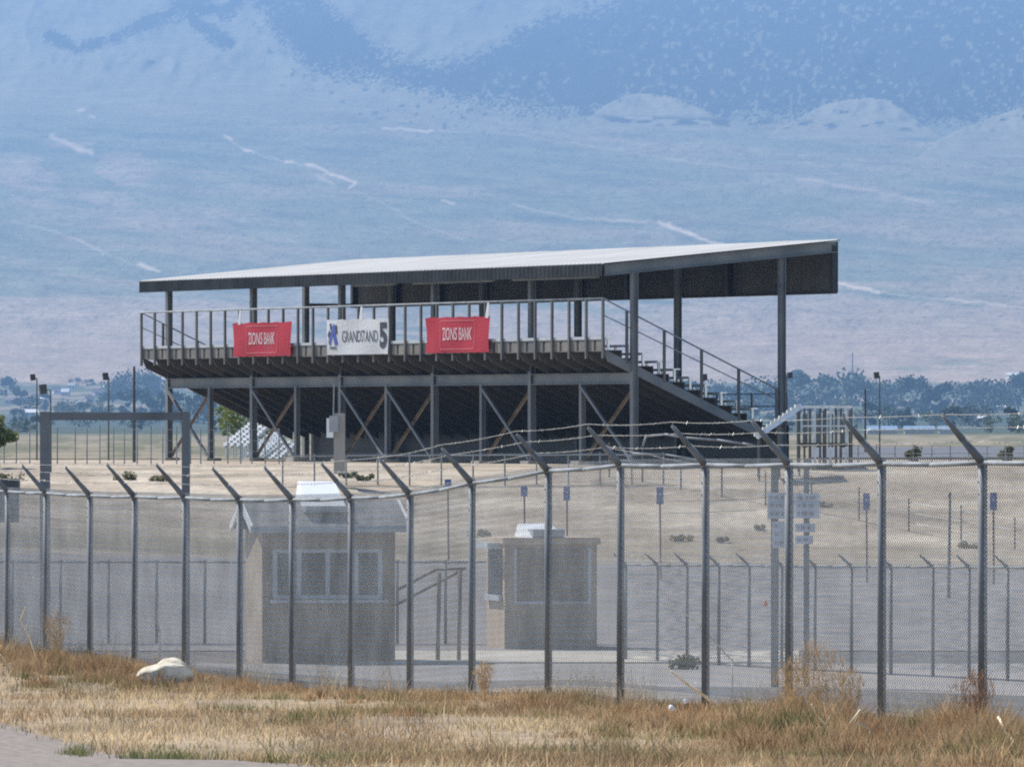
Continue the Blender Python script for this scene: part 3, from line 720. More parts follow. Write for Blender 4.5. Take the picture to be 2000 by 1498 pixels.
# ------------------------------------------------------------------ booths
def booth(cx_px, Y, base_py, W, Dp, H, ang, label, roof_h, cooler, style):
    c = P(cx_px, base_py, Y); root = thing('ticket_booth', c, label, 'booth', 'small ticket booths behind the fence')
    ex = Vector((math.cos(ang), math.sin(ang), 0)); ey = Vector((-math.sin(ang), math.cos(ang), 0))
    def Q(x, y, z): return c+ex*x+ey*y+ZU*z         # y=0 is the front face
    def bx(mb, x0, x1, y0, y1, z0, z1):
        return mb.hexa([Q(x0,y0,z0),Q(x1,y0,z0),Q(x1,y1,z0),Q(x0,y1,z0),Q(x0,y0,z1),Q(x1,y0,z1),Q(x1,y1,z1),Q(x0,y1,z1)])
    w = W/2
    bx(MB(), -w, w, 0, Dp, -.1, H).build('wall', 'stucco', root)
    bx(MB(), -w+.004, w-.004, -.006, 0, -.08, H-.02).build('shaded_front', 'stucco_shade' if style == 1 else 'stucco_shade_pale', root)  # paints the front's shade with a darker copy of the wall stucco
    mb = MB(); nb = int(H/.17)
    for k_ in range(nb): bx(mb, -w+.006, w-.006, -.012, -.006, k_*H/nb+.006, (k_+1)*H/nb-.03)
    mb.build('siding', 'stucco_shade' if style == 1 else 'stucco_shade_pale', root)  # boards carry the same painted-in front shade
    if style == 1:
        o = .26
        mb = MB(); pr = [(-w-o, -o, H), (-w-o+.02, Dp/2, H+roof_h), (-w-o, Dp+o, H)]
        A_ = [Q(x, y, z) for x, y, z in pr]; B_ = [Q(-x, y, z) for x, y, z in pr]
        t = Vector((0,0,.09))
        mb.add(A_+B_+[v+t for v in A_+B_], [(0,1,4,3),(1,2,5,4),(6,9,10,7),(7,10,11,8),(0,3,9,6),(2,8,11,5),(0,6,7,1),(1,7,8,2),(3,4,10,9),(4,5,11,10)])
        rf = mb.build('roof', 'shingle', root)
        mb = MB(); mb.add([Q(-w+.01,.01,H),Q(-w+.01,Dp-.01,H),Q(-w+.01,Dp/2,H+roof_h-.12),Q(w-.01,.01,H),Q(w-.01,Dp-.01,H),Q(w-.01,Dp/2,H+roof_h-.12)], [(0,1,2),(3,5,4)]); mb.build('gable', 'stucco', root)
        for sx in (-1, 1):
            mb = MB(); mb.bar(Q(sx*(w+o+.02), -o-.02, H+.02), Q(sx*(w+o+.02), Dp/2, H+roof_h+.02), .05, .17, side=ex); mb.bar(Q(sx*(w+o+.02), Dp+o, H+.02), Q(sx*(w+o+.02), Dp/2, H+roof_h+.02), .05, .17, side=ex)
            mb.build('barge_board', 'whitepaint', rf)
        mb = MB(); mb.bar(Q(-w-o, -o-.03, H+.02), Q(w+o, -o-.03, H+.02), .05, .15); mb.build('gutter', 'trim', rf)
        bx(MB(), -w+.005, w-.005, -.034, -.014, H-.42, H-.03).build('eave_shade', 'stucco_shade', root)  # brown strip painting the shadow under the eave
        z0, z1, x0, x1 = H-1.42, H-.5, -w+.28, w-.34
        wn = bx(MB(), x0, x1, -.020, -.013, z0, z1).build('window', 'glass', root)
        mb = MB()
        for x in (x0, x0+.45*(x1-x0)*.5, x0+.5*(x1-x0), x0+.77*(x1-x0), x1): bx(mb, x-.05, x+.05, -.06, -.021, z0, z1)
        mb.build('window_frame', 'trim', wn)
        mb = MB(); bx(mb, x0-.05, x1+.05, -.06, -.014, z1, z1+.08); bx(mb, x0-.05, x1+.05, -.06, -.014, z0-.08, z0); mb.build('window_frame', 'trim', wn)
        bx(MB(), x0-.12, x1+.12, -.34, -.062, z0-.16, z0-.10).build('counter', 'trim', root)
    else:
        o = .05; rf = bx(MB(), -w-o, w+o, -o, Dp+o, H, H+.14).build('roof', 'stucco', root)
        bx(MB(), -w-o-.02, w+o+.02, -o-.025, -o, H-.02, H+.11).build('fascia', 'stucco', rf)
        x0, x1, z0, z1 = -w+.28, w-.22, H-1.33, H-.1
        sh = bx(MB(), x0, x1, -.03, -.013, z0, z1).build('shutter', 'shutter', root)
        mb = MB(); bx(mb, x0-.07, x0, -.05, -.013, z0-.07, z1); bx(mb, x1, x1+.07, -.05, -.013, z0-.07, z1); bx(mb, x0, x1, -.05, -.013, z0-.07, z0); mb.build('shutter_frame', 'trim', sh)
        bx(MB(), -w-.02, -w, .25, Dp-.25, H-1.2, H-.15).build('side_window', 'glass', root)
        bx(MB(), -w-.34, -w-.02, .3, Dp-.3, H-.12, H+.02).build('awning', 'trim', root)
        bx(MB(), -w-.10, -w-.02, .2, Dp-.2, H-1.32, H-1.2).build('side_sill', 'trim', root)
    cw, ch, cx = cooler; zr = H+roof_h-.12 if style == 1 else H+.14
    y0, y1 = Dp/2-.95, Dp/2+.5; ym = Dp/2+.1
    mb = MB(); a = cw/2
    mb.hexa([Q(cx-a, y0, zr), Q(cx+a, y0, zr), Q(cx+a, y1, zr), Q(cx-a, y1, zr), Q(cx-a*.86, ym, zr+ch), Q(cx+a*.8, ym, zr+ch), Q(cx+a*.8, y1-.06, zr+ch), Q(cx-a*.86, y1-.06, zr+ch)])
    ac = mb.build('roof_cooler', 'whitepaint', root)
    if style == 2: bx(MB(), cx-a*.78, cx+a*.98, y0-.04, y0+.45, zr+.03, zr+ch*.62).build('louvre', 'greypaint', ac)
    else: bx(MB(), cx-a*1.02, cx+a*1.02, y0-.03, y1+.03, zr-.04, zr+.09).build('cooler_base', 'greypaint', ac)
    return root
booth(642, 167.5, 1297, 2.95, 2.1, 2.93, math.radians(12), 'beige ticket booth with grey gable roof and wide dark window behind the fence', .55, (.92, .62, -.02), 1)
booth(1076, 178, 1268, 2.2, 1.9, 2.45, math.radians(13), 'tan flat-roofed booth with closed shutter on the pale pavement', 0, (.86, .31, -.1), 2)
# handrail beside the booth
hr = thing('handrail', P(880, 1292, 169), 'brown sloping handrail with two posts between the two booths', 'handrail')
for px, ty in ((858, 1118), (899, 1112)):
    mb = MB(); mb.tube(P(px-3, 1296, 169), P(px, ty, 169), .045); mb.build('rail_post', 'rust', hr, True)
for pts in ([(772,1182),(905,1112)], [(776,1152),(852,1112),(910,1110)]):
    mb = MB(); mb.path([P(a, b, 169.1) for a, b in pts], .03, 8); mb.build('rail_pipe', 'rust', hr, True)

# ------------------------------------------------------------------ gate frame, sign board, small blue signs
gf = thing('gate_frame', P(225, 1275, 122), 'tall rust-grey steel portal frame standing left of the grandstand', 'gate frame')
mb = MB(); mb.box((P(88,804,122)+P(88,1330,122))/2, (.155,.155,(1330-804)/F*122)); mb.build('frame_post', 'frame', gf)
mb = MB(); mb.box((P(363,804,122)+P(363,1330,122))/2, (.125,.155,(1330-804)/F*122)); mb.build('frame_post', 'frame', gf)
mb = MB(); mb.box(P(225.5,813,122), (P(356,0,122).x-P(97.5,0,122).x-.006, .13, .125)); mb.build('cross_beam', 'frame', gf)

sb = thing('sign_board', gpt(1545, 152), 'pale notice boards on two grey posts seen through the tall fence', 'sign')
for px, w in ((1513, .15), (1575, .11)):
    zb = float(ground_z(px, 152)); p = P(px, 905, 152)
    mb = MB(); mb.box(Vector((p.x, 152, (p.z+zb)/2)), (w, .09, p.z-zb+.2)); mb.build('sign_post', 'steel', sb)
def board(x0, x1, y0, y1, nm, mat, lines):
    a, b = P(x0, y0, 151.9), P(x1, y1, 151.9); c_ = (a+b)/2
    mb = MB(); mb.box(c_, (b.x-a.x, .03, a.z-b.z)); o = mb.build(nm, mat, sb)
    if lines:
        mb = MB()
        for l_ in range(lines):
            z = a.z-(a.z-b.z)*(l_+.6)/(lines+.2); x = a.x+.05
            while x < b.x-.12:
                wd_ = random.uniform(.03, .1); mb.box((x+wd_/2, 151.9-.02, z), (wd_, .006, (a.z-b.z)/(lines+.2)*.42)); x += wd_+random.uniform(.03,.07)
        mb.build('printed_marks', 'fadedink', o)
board(1499, 1552, 962, 1013, 'board', 'signpale', 3); board(1553, 1601, 963, 1012, 'board', 'signpale', 3)
board(1508, 1535, 1018, 1070, 'board', 'signpale', 3); board(1553, 1592, 1022, 1039, 'board', 'signpale', 1); board(1553, 1588, 1046, 1062, 'board', 'signpale', 1)
mb = MB(); mb.box(P(1544, 911, 152), (.75, .07, .08)); mb.build('top_bar', 'steel', sb)

SIGN_L = ['small blue sign on a thin post behind the beige booth, leftmost of its row', 'small blue sign on a thin post above the flat-roofed booth cooler', 'small blue sign on a thin rusty post right of the flat-roofed booth cooler',
          'small blue sign on a rusty post left of the notice boards', 'small blue sign on a rusty post right of the pale notice boards', 'small blue sign half hidden by the rightmost tall fence post']
for (px, y0, y1, yb), lb in zip([(875,936,957,1046),(1024,949,969,1046),(1107,950,977,1052),(1289,951,984,1072),(1692,963,996,1086),(1940,962,996,1084)], SIGN_L):
    Y = 222 if px < 1200 else 214
    zb = float(ground_z(px, Y)); p = P(px, y0, Y); root = thing('blue_sign', Vector((p.x, Y, zb)), lb, 'sign', 'blue parking signs along the bank')
    mb = MB(); mb.bar(Vector((p.x+.02, Y, zb-.1)), Vector((p.x, Y, p.z-.02)), .05, .05); mb.build('sign_post', 'rustpost', root)
    h = (y1-y0)/F*Y; mb = MB(); mb.box(p+Vector((0,-.035,-h/2)), (.19, .012, h)); pl = mb.build('sign_plate', 'bluesign', root)
    mb = MB(); mb.box(p+Vector((0,-.043,-h*.42)), (.05, .004, h*.16)); mb.build('symbol', 'signpale', pl)
# lone dark pole on the bank
p0, p1 = gpt(1853, 205), P(1855, 968, 205); mb = MB(); mb.tube(p0-ZU*.1, p1, .045, .035, 8); mb.tube(p1, p1+ZU*.1, .05, .03, 8)
o = mb.build('marker_pole', 'steel_dark', None, True); tag(o, 'single dark steel pole standing on the tan bank near the right frame edge', 'pole')

# ------------------------------------------------------------------ wire fences on the bank and by the stand
def post_fence(name, pts, label, h, r, rails, rail_r, mesh=None, mat='steel_dark'):
    root = thing(name, pts[0], label, 'fence')
    for p in pts:
        hh = h*random.uniform(.94, 1.08); mb = MB(); mb.tube(p-ZU*.1, p+ZU*hh, r, r*.85, 6); mb.build('fence_post', mat, root)
    for f in rails:
        mb = MB(); mb.path([p+ZU*h*f-ZU*random.uniform(0,.03) for p in pts], rail_r, 5); mb.build('fence_wire', 'wire', root)
    if mesh: chain_mesh([p+ZU*h for p in pts], h-.03, 'chain_link', root, .011, .10)
    return root
post_fence('field_fence', [gpt(px, 262) for px in (-40,-15,8,32,58,88,112,147,170,195,222,243,268,295,318,345,372,392,418,445,470,492,518,545)], 'thin post and wire fence across the field left of the grandstand', 1.25, .024, (.35,.65,.95), .006, mat='galv')
post_fence('low_fence', [gpt(px, 247.5) for px in range(552, 1300, 62)], 'low chain link fence running along the foot of the grandstand', .98, .03, (1.0,), .022, mesh=True, mat='galv')
post_fence('bank_fence', [gpt(px, y) for px, y in ((1190,250),(1255,248),(1330,246),(1410,244.5),(1495,243),(1585,242),(1678,240.5),(1775,239),(1877,237.5),(1982,236),(2090,234.5))], 'wire fence with thin posts crossing the tan bank at the right', 1.05, .028, (.3,.6,.9), .007)
post_fence('trackside_fence', [gpt(px, 270) for px in range(1640, 2110, 36)], 'low post and rail fence along the race track at the right', .62, .022, (.55,.98), .014, mat='galv')
# bent pipes lying by the right end of the stand
mb = MB(); mb.path([P(a, b, 245) for a, b in ((1255,872),(1262,852),(1298,848),(1340,855),(1400,859),(1450,866),(1475,870))], .035, 6)
o = mb.build('bent_pipe', 'galv', None, True); tag(o, 'long bent pale pipe lying beside the right end of the grandstand', 'pipe')
mb = MB(); mb.path([P(a, b, 243) for a, b in ((1235,886),(1300,888),(1360,897),(1420,902))], .03, 6)
o = mb.build('fallen_rail', 'galv', None, True); tag(o, 'fallen pale rail lying low below the bent pipe near the stand', 'pipe')

# ------------------------------------------------------------------ loudspeakers, poles
def speaker(px, py, Y, size, label, polex, pb):
    base = Vector(((polex-1000)/F*Y, Y, float(ground_z(px, Y)))); root = thing('loudspeaker_pole', base, label, 'loudspeaker', 'loudspeakers on poles round the track')
    top = P(polex, py+2, Y); mb = MB(); mb.tube(base-ZU*.1, top, .035, .025, 6); mb.build('pole', 'steel_dark', root)
    c = P(px, py, Y); ex = Vector((.95,.3,.12)).normalized(); ey = Vector((-.3,.95,0)).normalized(); ez = ex.cross(ey)
    mb = MB(); mb.box(c, (size*.72, size*.6, size), ex, ey, ez); sp = mb.build('speaker_box', 'black', root)
    mb = MB(); mb.box(c-ey*size*.31, (size*.6, .02, size*.86), ex, ey, ez); mb.build('grille', 'dark', sp)
    mb = MB(); mb.bar(c, top, .03, .03); mb.build('bracket', 'steel_dark', root)
for a in [(64,737,290,.24,'small black loudspeaker on a tall thin pole, leftmost of the track speakers',72,870), (84,760,255,.31,'larger black loudspeaker on a pole just above the portal frame corner',99,860), (206,735,290,.27,'black loudspeaker on a pole above the middle of the portal frame',212,870),
          (1376,737,300,.26,'black loudspeaker seen behind the sloping end handrail of the stand',1371,850), (1543,733,300,.24,'black loudspeaker just right of the front corner roof column',1536,850), (1712,733,300,.25,'black loudspeaker on a thin pole against the town trees at the right',1718,860)]:
    speaker(*a)
for px, y0, Y, r, lb in ((262,720,275,.06,'dark wooden utility pole standing left of the grandstand'), (1690,762,400,.06,'thin dark pole between the railed platform and the hazy trees'), (1665,690,5600,.45,'faint hazy mast far behind the town trees')):
    b = Vector(((px-1000)/F*Y, Y, float(ground_z(px, min(Y, 300))) if Y < 320 else hill_z(px, Y))); t = P(px, y0, Y)
    root = thing('utility_pole', b, lb, 'pole'); mb = MB(); mb.tube(b-ZU*.2, t, r, r*.75, 7); mb.build('mast', 'woodpole', root)
    mb = MB(); mb.tube(t, t+ZU*r*1.5, r*.85, r*.5, 7); mb.build('pole_cap', 'steel_dark', root)

# ------------------------------------------------------------------ vegetation as leaf clusters
def leaf_cloud(lobes, n, size, seed, mat, name, flat=.6):
    r = np.random.default_rng(seed); lob = np.array(lobes, float); w = lob[:, 3]**2; w = w/w.sum()
    k = r.choice(len(lob), n, p=w); d = r.normal(size=(n, 3)); d /= np.linalg.norm(d, axis=1)[:, None]
    rad = r.random(n)**.38*lob[k, 3]
    c = lob[k, :3] + d*rad[:, None]*np.array([1,1,.85])
    a = r.normal(size=(n, 3)); a /= np.linalg.norm(a, axis=1)[:, None]; b = np.cross(a, r.normal(size=(n, 3))); b /= np.linalg.norm(b, axis=1)[:, None]
    s = size*r.uniform(.5, 1.35, n)[:, None]
    V = np.stack([c-a*s-b*s*flat*.5, c+a*s*.2-b*s*flat, c+a*s+b*s*flat*.4, c-a*s*.1+b*s*flat], 1).reshape(-1, 3)
    q = np.arange(n*4).reshape(n, 4)
    me = bpy.data.meshes.new(name); me.from_pydata(V.tolist(), [], q.tolist()); me.update(); me.materials.append(M[mat]); return me
def rnd_lobes(r, n, W, H, z0):
    out = []
    for i in range(n):
        z = z0+H*r.uniform(.12, .9); f = math.sin(math.pi*min(.95, max(.12, (z-z0)/H*.85+.12)))
        out.append((r.uniform(-.5,.5)*W*f, r.uniform(-.5,.5)*W*f, z, W*r.uniform(.16,.30)))
    return out
def trunk_mesh(h, r0, lean, seed):
    rr = random.Random(seed); mb = MB(); pts = [Vector((0,0,-.2))]
    for k in range(1, 5): pts.append(Vector((lean*k/4+rr.uniform(-.04,.04)*h, rr.uniform(-.04,.04)*h, h*k/4)))
    for k in range(4): mb.tube(pts[k], pts[k+1], r0*(1-.2*k), r0*(1-.2*(k+1)), 6)
    for k in range(5):
        a = pts[2+k % 3]; d = Vector((rr.uniform(-1,1), rr.uniform(-1,1), rr.uniform(.5,1.1)))*h*.35; mb.tube(a, a+d, r0*.4, r0*.12, 5)
    me = bpy.data.meshes.new('trunk'); me.from_pydata(mb.v, [], mb.f); me.update(); me.materials.append(M['bark']); return me
def tree(name, loc, W, H, label, cat, mat, n, size, seed, group=None, trunk=.3, nl=9):
    root = thing(name, loc, label, cat, group); r = random.Random(seed)
    COL_ = leaf_cloud(rnd_lobes(r, nl, W, H*(1-trunk*.6), H*trunk*.6), n, size, seed, mat, 'crown')
    c = bpy.data.objects.new('crown', COL_); COL.objects.link(c); c.parent = root
    t = bpy.data.objects.new('trunk', trunk_mesh(H*.6, H*.03, 0, seed)); COL.objects.link(t); t.parent = root
    return root
tree('green_tree', gpt(450, 292)+Vector((0,30,.1)), 2.6, 2.6, 'bright green leafy tree behind the left braced bays of the grandstand', 'tree', 'foliage', 1700, .10, 3)
tree('green_tree', gpt(-2, 258), 1.0, 1.9, 'green bushy tree cut off by the left frame edge', 'tree', 'foliage', 1300, .065, 8, trunk=.62)
for (px, py, Y, w, h, lb) in [(236,936,250,.75,.42,'low green shrub on the bank inside the portal frame'), (682,935,250,.5,.42,'small green shrub just right of the beige booth cooler'), (712,944,248,.42,.36,'smaller green shrub below the one right of the booth cooler'), (20,935,250,.7,.35,'low olive shrub by the dark box at the left edge'),
                              (1412,1054,236,.35,.28,'tiny dark shrub on the bank left of the notice boards'), (1483,1033,238,.3,.26,'small dark weed clump close to the left edge of the notice boards'), (1330,1052,236,.6,.3,'flat olive weed clump at the toe of the bank below the blue sign'), (1610,1000,242,.4,.24,'small olive weed clump right of the notice boards'), (1905,1072,235,.7,.3,'olive weed clump on the bank by the last tall post'),(930,1048,236,.6,.25,'low dull weed clump left of the flat-roofed booth'),(310,940,249,.5,.25,'low dry weed clump on the bank left of the portal right post')]:
    Yb = float(np.interp(py, [925, 1060], [251, 236])); loc = gpt(px, Yb)
    r = random.Random(px); dry = px not in (236, 682, 712); me = leaf_cloud([(r.uniform(-.6,.6)*w, r.uniform(-.3,.3)*w, h*r.uniform(.1,.45), w*r.uniform(.14,.26)) for _ in range(9)], 300 if dry else 420, .045, px, 'dryshrub' if dry else 'shrub', 'shrub')
    o = bpy.data.objects.new('shrub', me); COL.objects.link(o); o.location = loc; tag(o, lb, 'shrub', 'shrubs on the bank')
# town trees
protos = []
for k in range(7):
    r = random.Random(40+k); nl = [7,10,12,8,14,9,6][k]
    me = leaf_cloud(rnd_lobes(r, nl, [1,1.25,1.5,.75,1.7,1.1,.55][k], .92, .06), 620, .062, 90+k, 'foliage_far', 'crown'); protos.append((me, trunk_mesh(.5, .03, 0, k)))
yel = leaf_cloud(rnd_lobes(random.Random(5), 7, 1, .85, .1), 420, .06, 17, 'foliage_yel', 'crown')
ORD = ['first','second','third','fourth','fifth','sixth','seventh','eighth','ninth','tenth','eleventh','twelfth','thirteenth','fourteenth','fifteenth','sixteenth','seventeenth','eighteenth','nineteenth','twentieth','twenty-first','twenty-second','twenty-third','twenty-fourth','twenty-fifth','twenty-sixth','twenty-seventh','twenty-eighth','twenty-ninth','thirtieth']
def far_tree(px, top, base, Y, label, group, pr, yl=False):
    Y = float(np.interp(base, _py, _Y))*random.uniform(.985, 1.0); z = (HZ-base)/F*Y; h = (base-top)/F*Y; root = thing('town_tree', Vector(((px-1000)/F*Y, Y, z)), label, 'tree', group)
    me, tm = pr; c = bpy.data.objects.new('crown', yel if yl else me); COL.objects.link(c); c.parent = root
    t = bpy.data.objects.new('trunk', tm); COL.objects.link(t); t.parent = root
    root.scale = (h*random.uniform(.9,1.15), h, h); root.rotation_euler = (0,0,random.uniform(0,6.28)); return root
right = [(1290,738,790),(1325,730,792),(1352,742,800),(1398,745,805),(1430,752,805),(1478,748,808),(1506,735,800),(1548,728,800),(1580,755,805),(1618,733,800),(1655,725,802),(1690,741,806),(1728,745,800),(1752,742,806),(1788,738,808),(1806,745,812),(1842,747,812),(1880,748,800),(1905,744,800),(1932,738,798),(1962,740,798),(1990,732,800),(2025,735,800)]
for k, (px, t, b) in enumerate(sorted(right)):
    far_tree(px, t, b, 4700+random.uniform(-250,250), f'hazy blue-green tree, {ORD[k]} from the left in the back row right of the stand', 'hazy trees in the back row right of the stand', protos[k*3 % 7])
right2 = [(1316,775,820,1),(1405,785,828,0),(1455,775,825,1),(1530,768,800,1),(1604,755,782,2),(1646,748,775,2),(1700,785,832,0),(1735,792,838,0),(1770,790,838,0),(1818,800,840,2),(1862,795,842,0),(1900,790,835,0),(1935,808,845,2),(1975,795,845,0),(1998,802,846,2)]
for k, (px, t, b, y) in enumerate(sorted(right2)):
    far_tree(px, t, b, 4100+random.uniform(-200,200), f"{'pale yellowish' if y else 'dull green'} hazy tree, {ORD[k]} from the left in the front row right of the stand", 'hazy trees in the front row right of the stand', protos[(k*2+1) % 7], y > 0)
left = [(12,742,775),(40,752,790),(60,775,805),(88,770,800),(150,742,752),(175,743,753),(225,745,775),(243,735,775),(262,728,775),(290,733,775),(318,742,778),(240,768,815),(275,765,818),(305,762,820),(340,766,822),(372,772,822),(398,768,825),(130,785,812),(165,790,815),(30,800,822),(200,795,818)]
for k, (px, t, b) in enumerate(sorted(left)):
    far_tree(px, t-4, b+3, 4300+random.uniform(-150,150)+(450 if b < 780 else 0), f'hazy blue-green tree, {ORD[k]} from the left among the town trees left of the stand', 'hazy trees left of the stand', protos[k*5 % 7])
rr_ = random.Random(11)
def fill(n, x0, x1, side):
    xs_ = sorted(x0+(x1-x0)*(k+rr_.random())/n for k in range(n))
    for k, px in enumerate(xs_):
        b = rr_.uniform(806, 846); h = rr_.uniform(16, 36)*(1 if b > 815 else 1.3); y = rr_.random() < .16
        far_tree(px, b-h, b, 0, f"{'pale olive' if y else 'hazy blue'} low tree, {ORD[k]} from left in the lowest {side} tree band", f'low tree band {side} of the stand', protos[rr_.randrange(7)], y)
fill(27, 1262, 2015, 'right'); fill(20, -5, 425, 'left')
# town houses
def house(px, py, Y, w, h, wall, roofm, label):
    Y2 = float(np.interp(py, _py, _Y)); w *= Y2/Y*.9; h *= Y2/Y*.9; Y = Y2*.99; c = P(px, py, Y); root = thing('town_house', c, label, 'house', 'far houses of the town'); d = w*.8; a = random.uniform(-.5,.5)
    ex = Vector((math.cos(a), math.sin(a), 0)); ey = Vector((-math.sin(a), math.cos(a), 0))
    mb = MB(); mb.box(c+ZU*(h*.25-.3), (w, d, h*.5+.6), ex, ey); mb.build('wall', wall, root)
    mb = MB(); g = [c-ex*w*.55-ey*d*.55+ZU*h*.5, c-ex*w*.55+ey*d*.55+ZU*h*.5, c-ex*w*.55+ZU*h]; mb.prism(g, ex*w*1.1); mb.build('roof', roofm, root)
    mb = MB(); mb.box(c-ey*(d/2+.05)-ex*w*.2+ZU*h*.26, (w*.22, .08, h*.2), ex, ey); mb.build('window', 'glass', root)
    mb = MB(); mb.box(c-ey*(d/2+.05)+ex*w*.22+ZU*h*.18, (w*.14, .08, h*.36), ex, ey); mb.build('door', 'houseroof', root)
hz_ = [(110,768,2300,9,5,'housewhite','houseroof','tiny white house above the portal frame left corner'), (128,772,2320,8,5,'housewall','housewhite','tiny house with pale roof right of the larger speaker'), (192,772,2300,10,5,'housewall','houseroof','tiny beige house left of the middle speaker pole'), (156,801,2000,9,7,'housewhite','housewhite','bright tiny white house just above the portal beam'),
       (58,812,1900,16,5,'housewall','housewhite','long pale house left of the portal frame post'), (235,778,2250,11,5,'housewhite','houseroof','tiny pale house beside the utility pole at left'), (22,788,2200,11,5,'housewall','houseroof','tiny house near the left frame edge'), (1395,792,2150,8,5,'housewhite','housewhite','bright tiny house behind the stand end posts'),
       (1980,738,2900,14,4,'housewhite','housewhite','long white building on the slope at the far right'), (1878,812,2000,16,4,'housewall','houseroof','low pinkish house among the right trees'), (1760,806,2000,12,4,'housewall','houseroof','low house under the tall right trees'), (1950,801,2200,14,3.5,'housewall','housewhite','low pale house at right beneath the back trees'),
       (175,785,2150,8,5,'housewhite','houseroof','tiny whitish house left of centre of the portal opening'),(88,785,2150,9,5,'housewall','housewhite','tiny pale house right of the leftmost speaker pole')]
hz_ += [(140,758,2300,7,4,'housewhite','housewall','tiny white house left of the upper speaker pole at left'), (212,762,2300,9,4,'housewall','housewhite','tiny pale house under the middle black loudspeaker'), (70,782,2200,8,5,'housewhite','houseroof','tiny white house just left of the larger speaker pole'), (142,812,1900,8,4,'housewall','housewhite','tiny pale house touching the portal beam left of its middle'), (330,748,2500,12,4,'housewhite','housewhite','tiny pale building beside the left stand corner'), (1455,800,2100,9,4,'housewhite','houseroof','tiny white house seen between the stand end posts'), (1690,818,2000,12,4,'housewall','houseroof','low pinkish house behind the thin dark pole at right'), (1830,800,2100,10,4,'housewhite','houseroof','tiny white house left of the rightmost fence arm'), (1925,822,1900,14,4,'housewall','housewhite','low pale house right of the rightmost fence arm')]
for a in hz_: house(a[0], a[1], 4400, a[3]*.62, a[4]*.85, *a[5:])
for px, lb in ((1722,'long pale blue roofed shed right of the railed platform'), (1795,'middle pale blue roofed shed beyond the race track'), (1848,'short pale blue roofed shed nearest the rightmost arms')):
    c = P(px, 846, 1560); w = 6.0 if px != 1848 else 3.0; root = thing('track_shed', c, lb, 'shed', 'blue roofed sheds beyond the track')
    mb = MB(); mb.box(c+ZU*.3, (w, 3, .9)); mb.build('wall', 'housewall', root)
    mb = MB(); mb.prism([c+Vector((-w/2-.2,-1.7,.75)), c+Vector((-w/2-.2,1.7,.75)), c+Vector((-w/2-.2,0,1.5))], (w+.4,0,0)); mb.build('roof', 'shedblue', root)
# dark low barrier blocks along the track
for px, lb in ((1785,'dark green shrub beside the race track left of the last arms'), (1965,'dark green shrub by the race track at the right frame edge')):
    me = leaf_cloud([(0,0,.2,.25),(.1,0,.42,.2),(-.15,0,.25,.2)], 420, .06, px, 'shrub', 'shrub'); o = bpy.data.objects.new('shrub', me); COL.objects.link(o); o.location = gpt(px, 280); tag(o, lb, 'shrub')

# ------------------------------------------------------------------ odds and ends
c = P(8, 1022, 150); root = thing('utility_box', c-ZU*2.2, 'dark green box on a post cut off by the left frame edge', 'utility box')
mb = MB(); mb.box(P(0, 978, 150), (.72, .4, .84)); mb.build('box_body', 'frame', root)
mb = MB(); mb.box(P(0, 947, 150), (.76, .46, .24)); mb.build('box_lid', 'dark', root)
mb = MB(); mb.tube(Vector((P(-8,0,150).x,150,float(ground_z(0,150))-.1)), P(-8, 1021, 150), .06); mb.build('box_post', 'steel', root)
me = leaf_cloud([(-.2,0,.12,.17),(0,0,.2,.19),(.2,.05,.14,.17),(.08,-.1,.1,.15)], 500, .045, 77, 'shrub', 'shrub'); o = bpy.data.objects.new('shrub', me); COL.objects.link(o); o.location = gpt(1338, 163); tag(o, 'dark low bush on the pavement behind the middle tall post at right', 'shrub')
c = P(1495, 1180, 172); mb = MB(); mb.tube(c-ZU*.05, c+ZU*.07, .045, .05, 8); mb.tube(c+ZU*.07, c+ZU*.1, .03, .02, 8)
o = mb.build('orange_marker', 'orange', None, True); tag(o, 'small orange marker tied on the fence left of the notice board post', 'marker'); 
# boulder
mb = MB(); c = gpt(325, float(np.interp(1342, [1300,1400], [88, 76]))) ; 
import bmesh
bm = bmesh.new(); bmesh.ops.create_icosphere(bm, subdivisions=4, radius=1)
for v in bm.verts:
    p = v.co.copy(); n = fbm(np.array(p.x*1.3+4), np.array(p.y*1.3+p.z*1.7+2), 4)
    k = .78+.42*float(n); lump = .10*math.exp(-((p.x+.35)/.18)**2) if p.z > 0 else 0
    fx = p.x; top = (.62+.38*math.cos((fx-.25)*1.5))
    v.co = Vector((p.x*.33*k, p.y*.26*k, p.z*.215*k*top - lump*.25))
me = bpy.data.meshes.new('boulder'); bm.to_mesh(me); bm.free(); o = link('boulder', me, 'rock', None, False)
pb = on_near(325, 1336); YB = pb.y; o.location = Vector((pb.x, YB, float(near_z(np.array(YB)))+.10)); k_ = YB/79.5*.92; o.scale = (k_, k_, k_*.95); tag(o, 'large pale cream boulder lying in the dry weeds at left', 'boulder')
for px, py, lb in ((1312,1383,'crumpled white plastic scrap in the weeds below the fence, larger of two'), (1338,1369,'small pale plastic scrap behind the larger white scrap')):
    Y = 80; zz = float(near_z(np.array(83.))); 
    bm = bmesh.new(); bmesh.ops.create_icosphere(bm, subdivisions=2, radius=.036 if px < 1330 else .022)
    for v in bm.verts: v.co *= random.uniform(.7,1.25); 
    me = bpy.data.meshes.new('plastic_scrap'); bm.to_mesh(me); bm.free(); o = link('plastic_scrap', me, 'litter'); o.location = P(px, py, 76.5); tag(o, lb, 'litter', 'white scraps in the weeds')

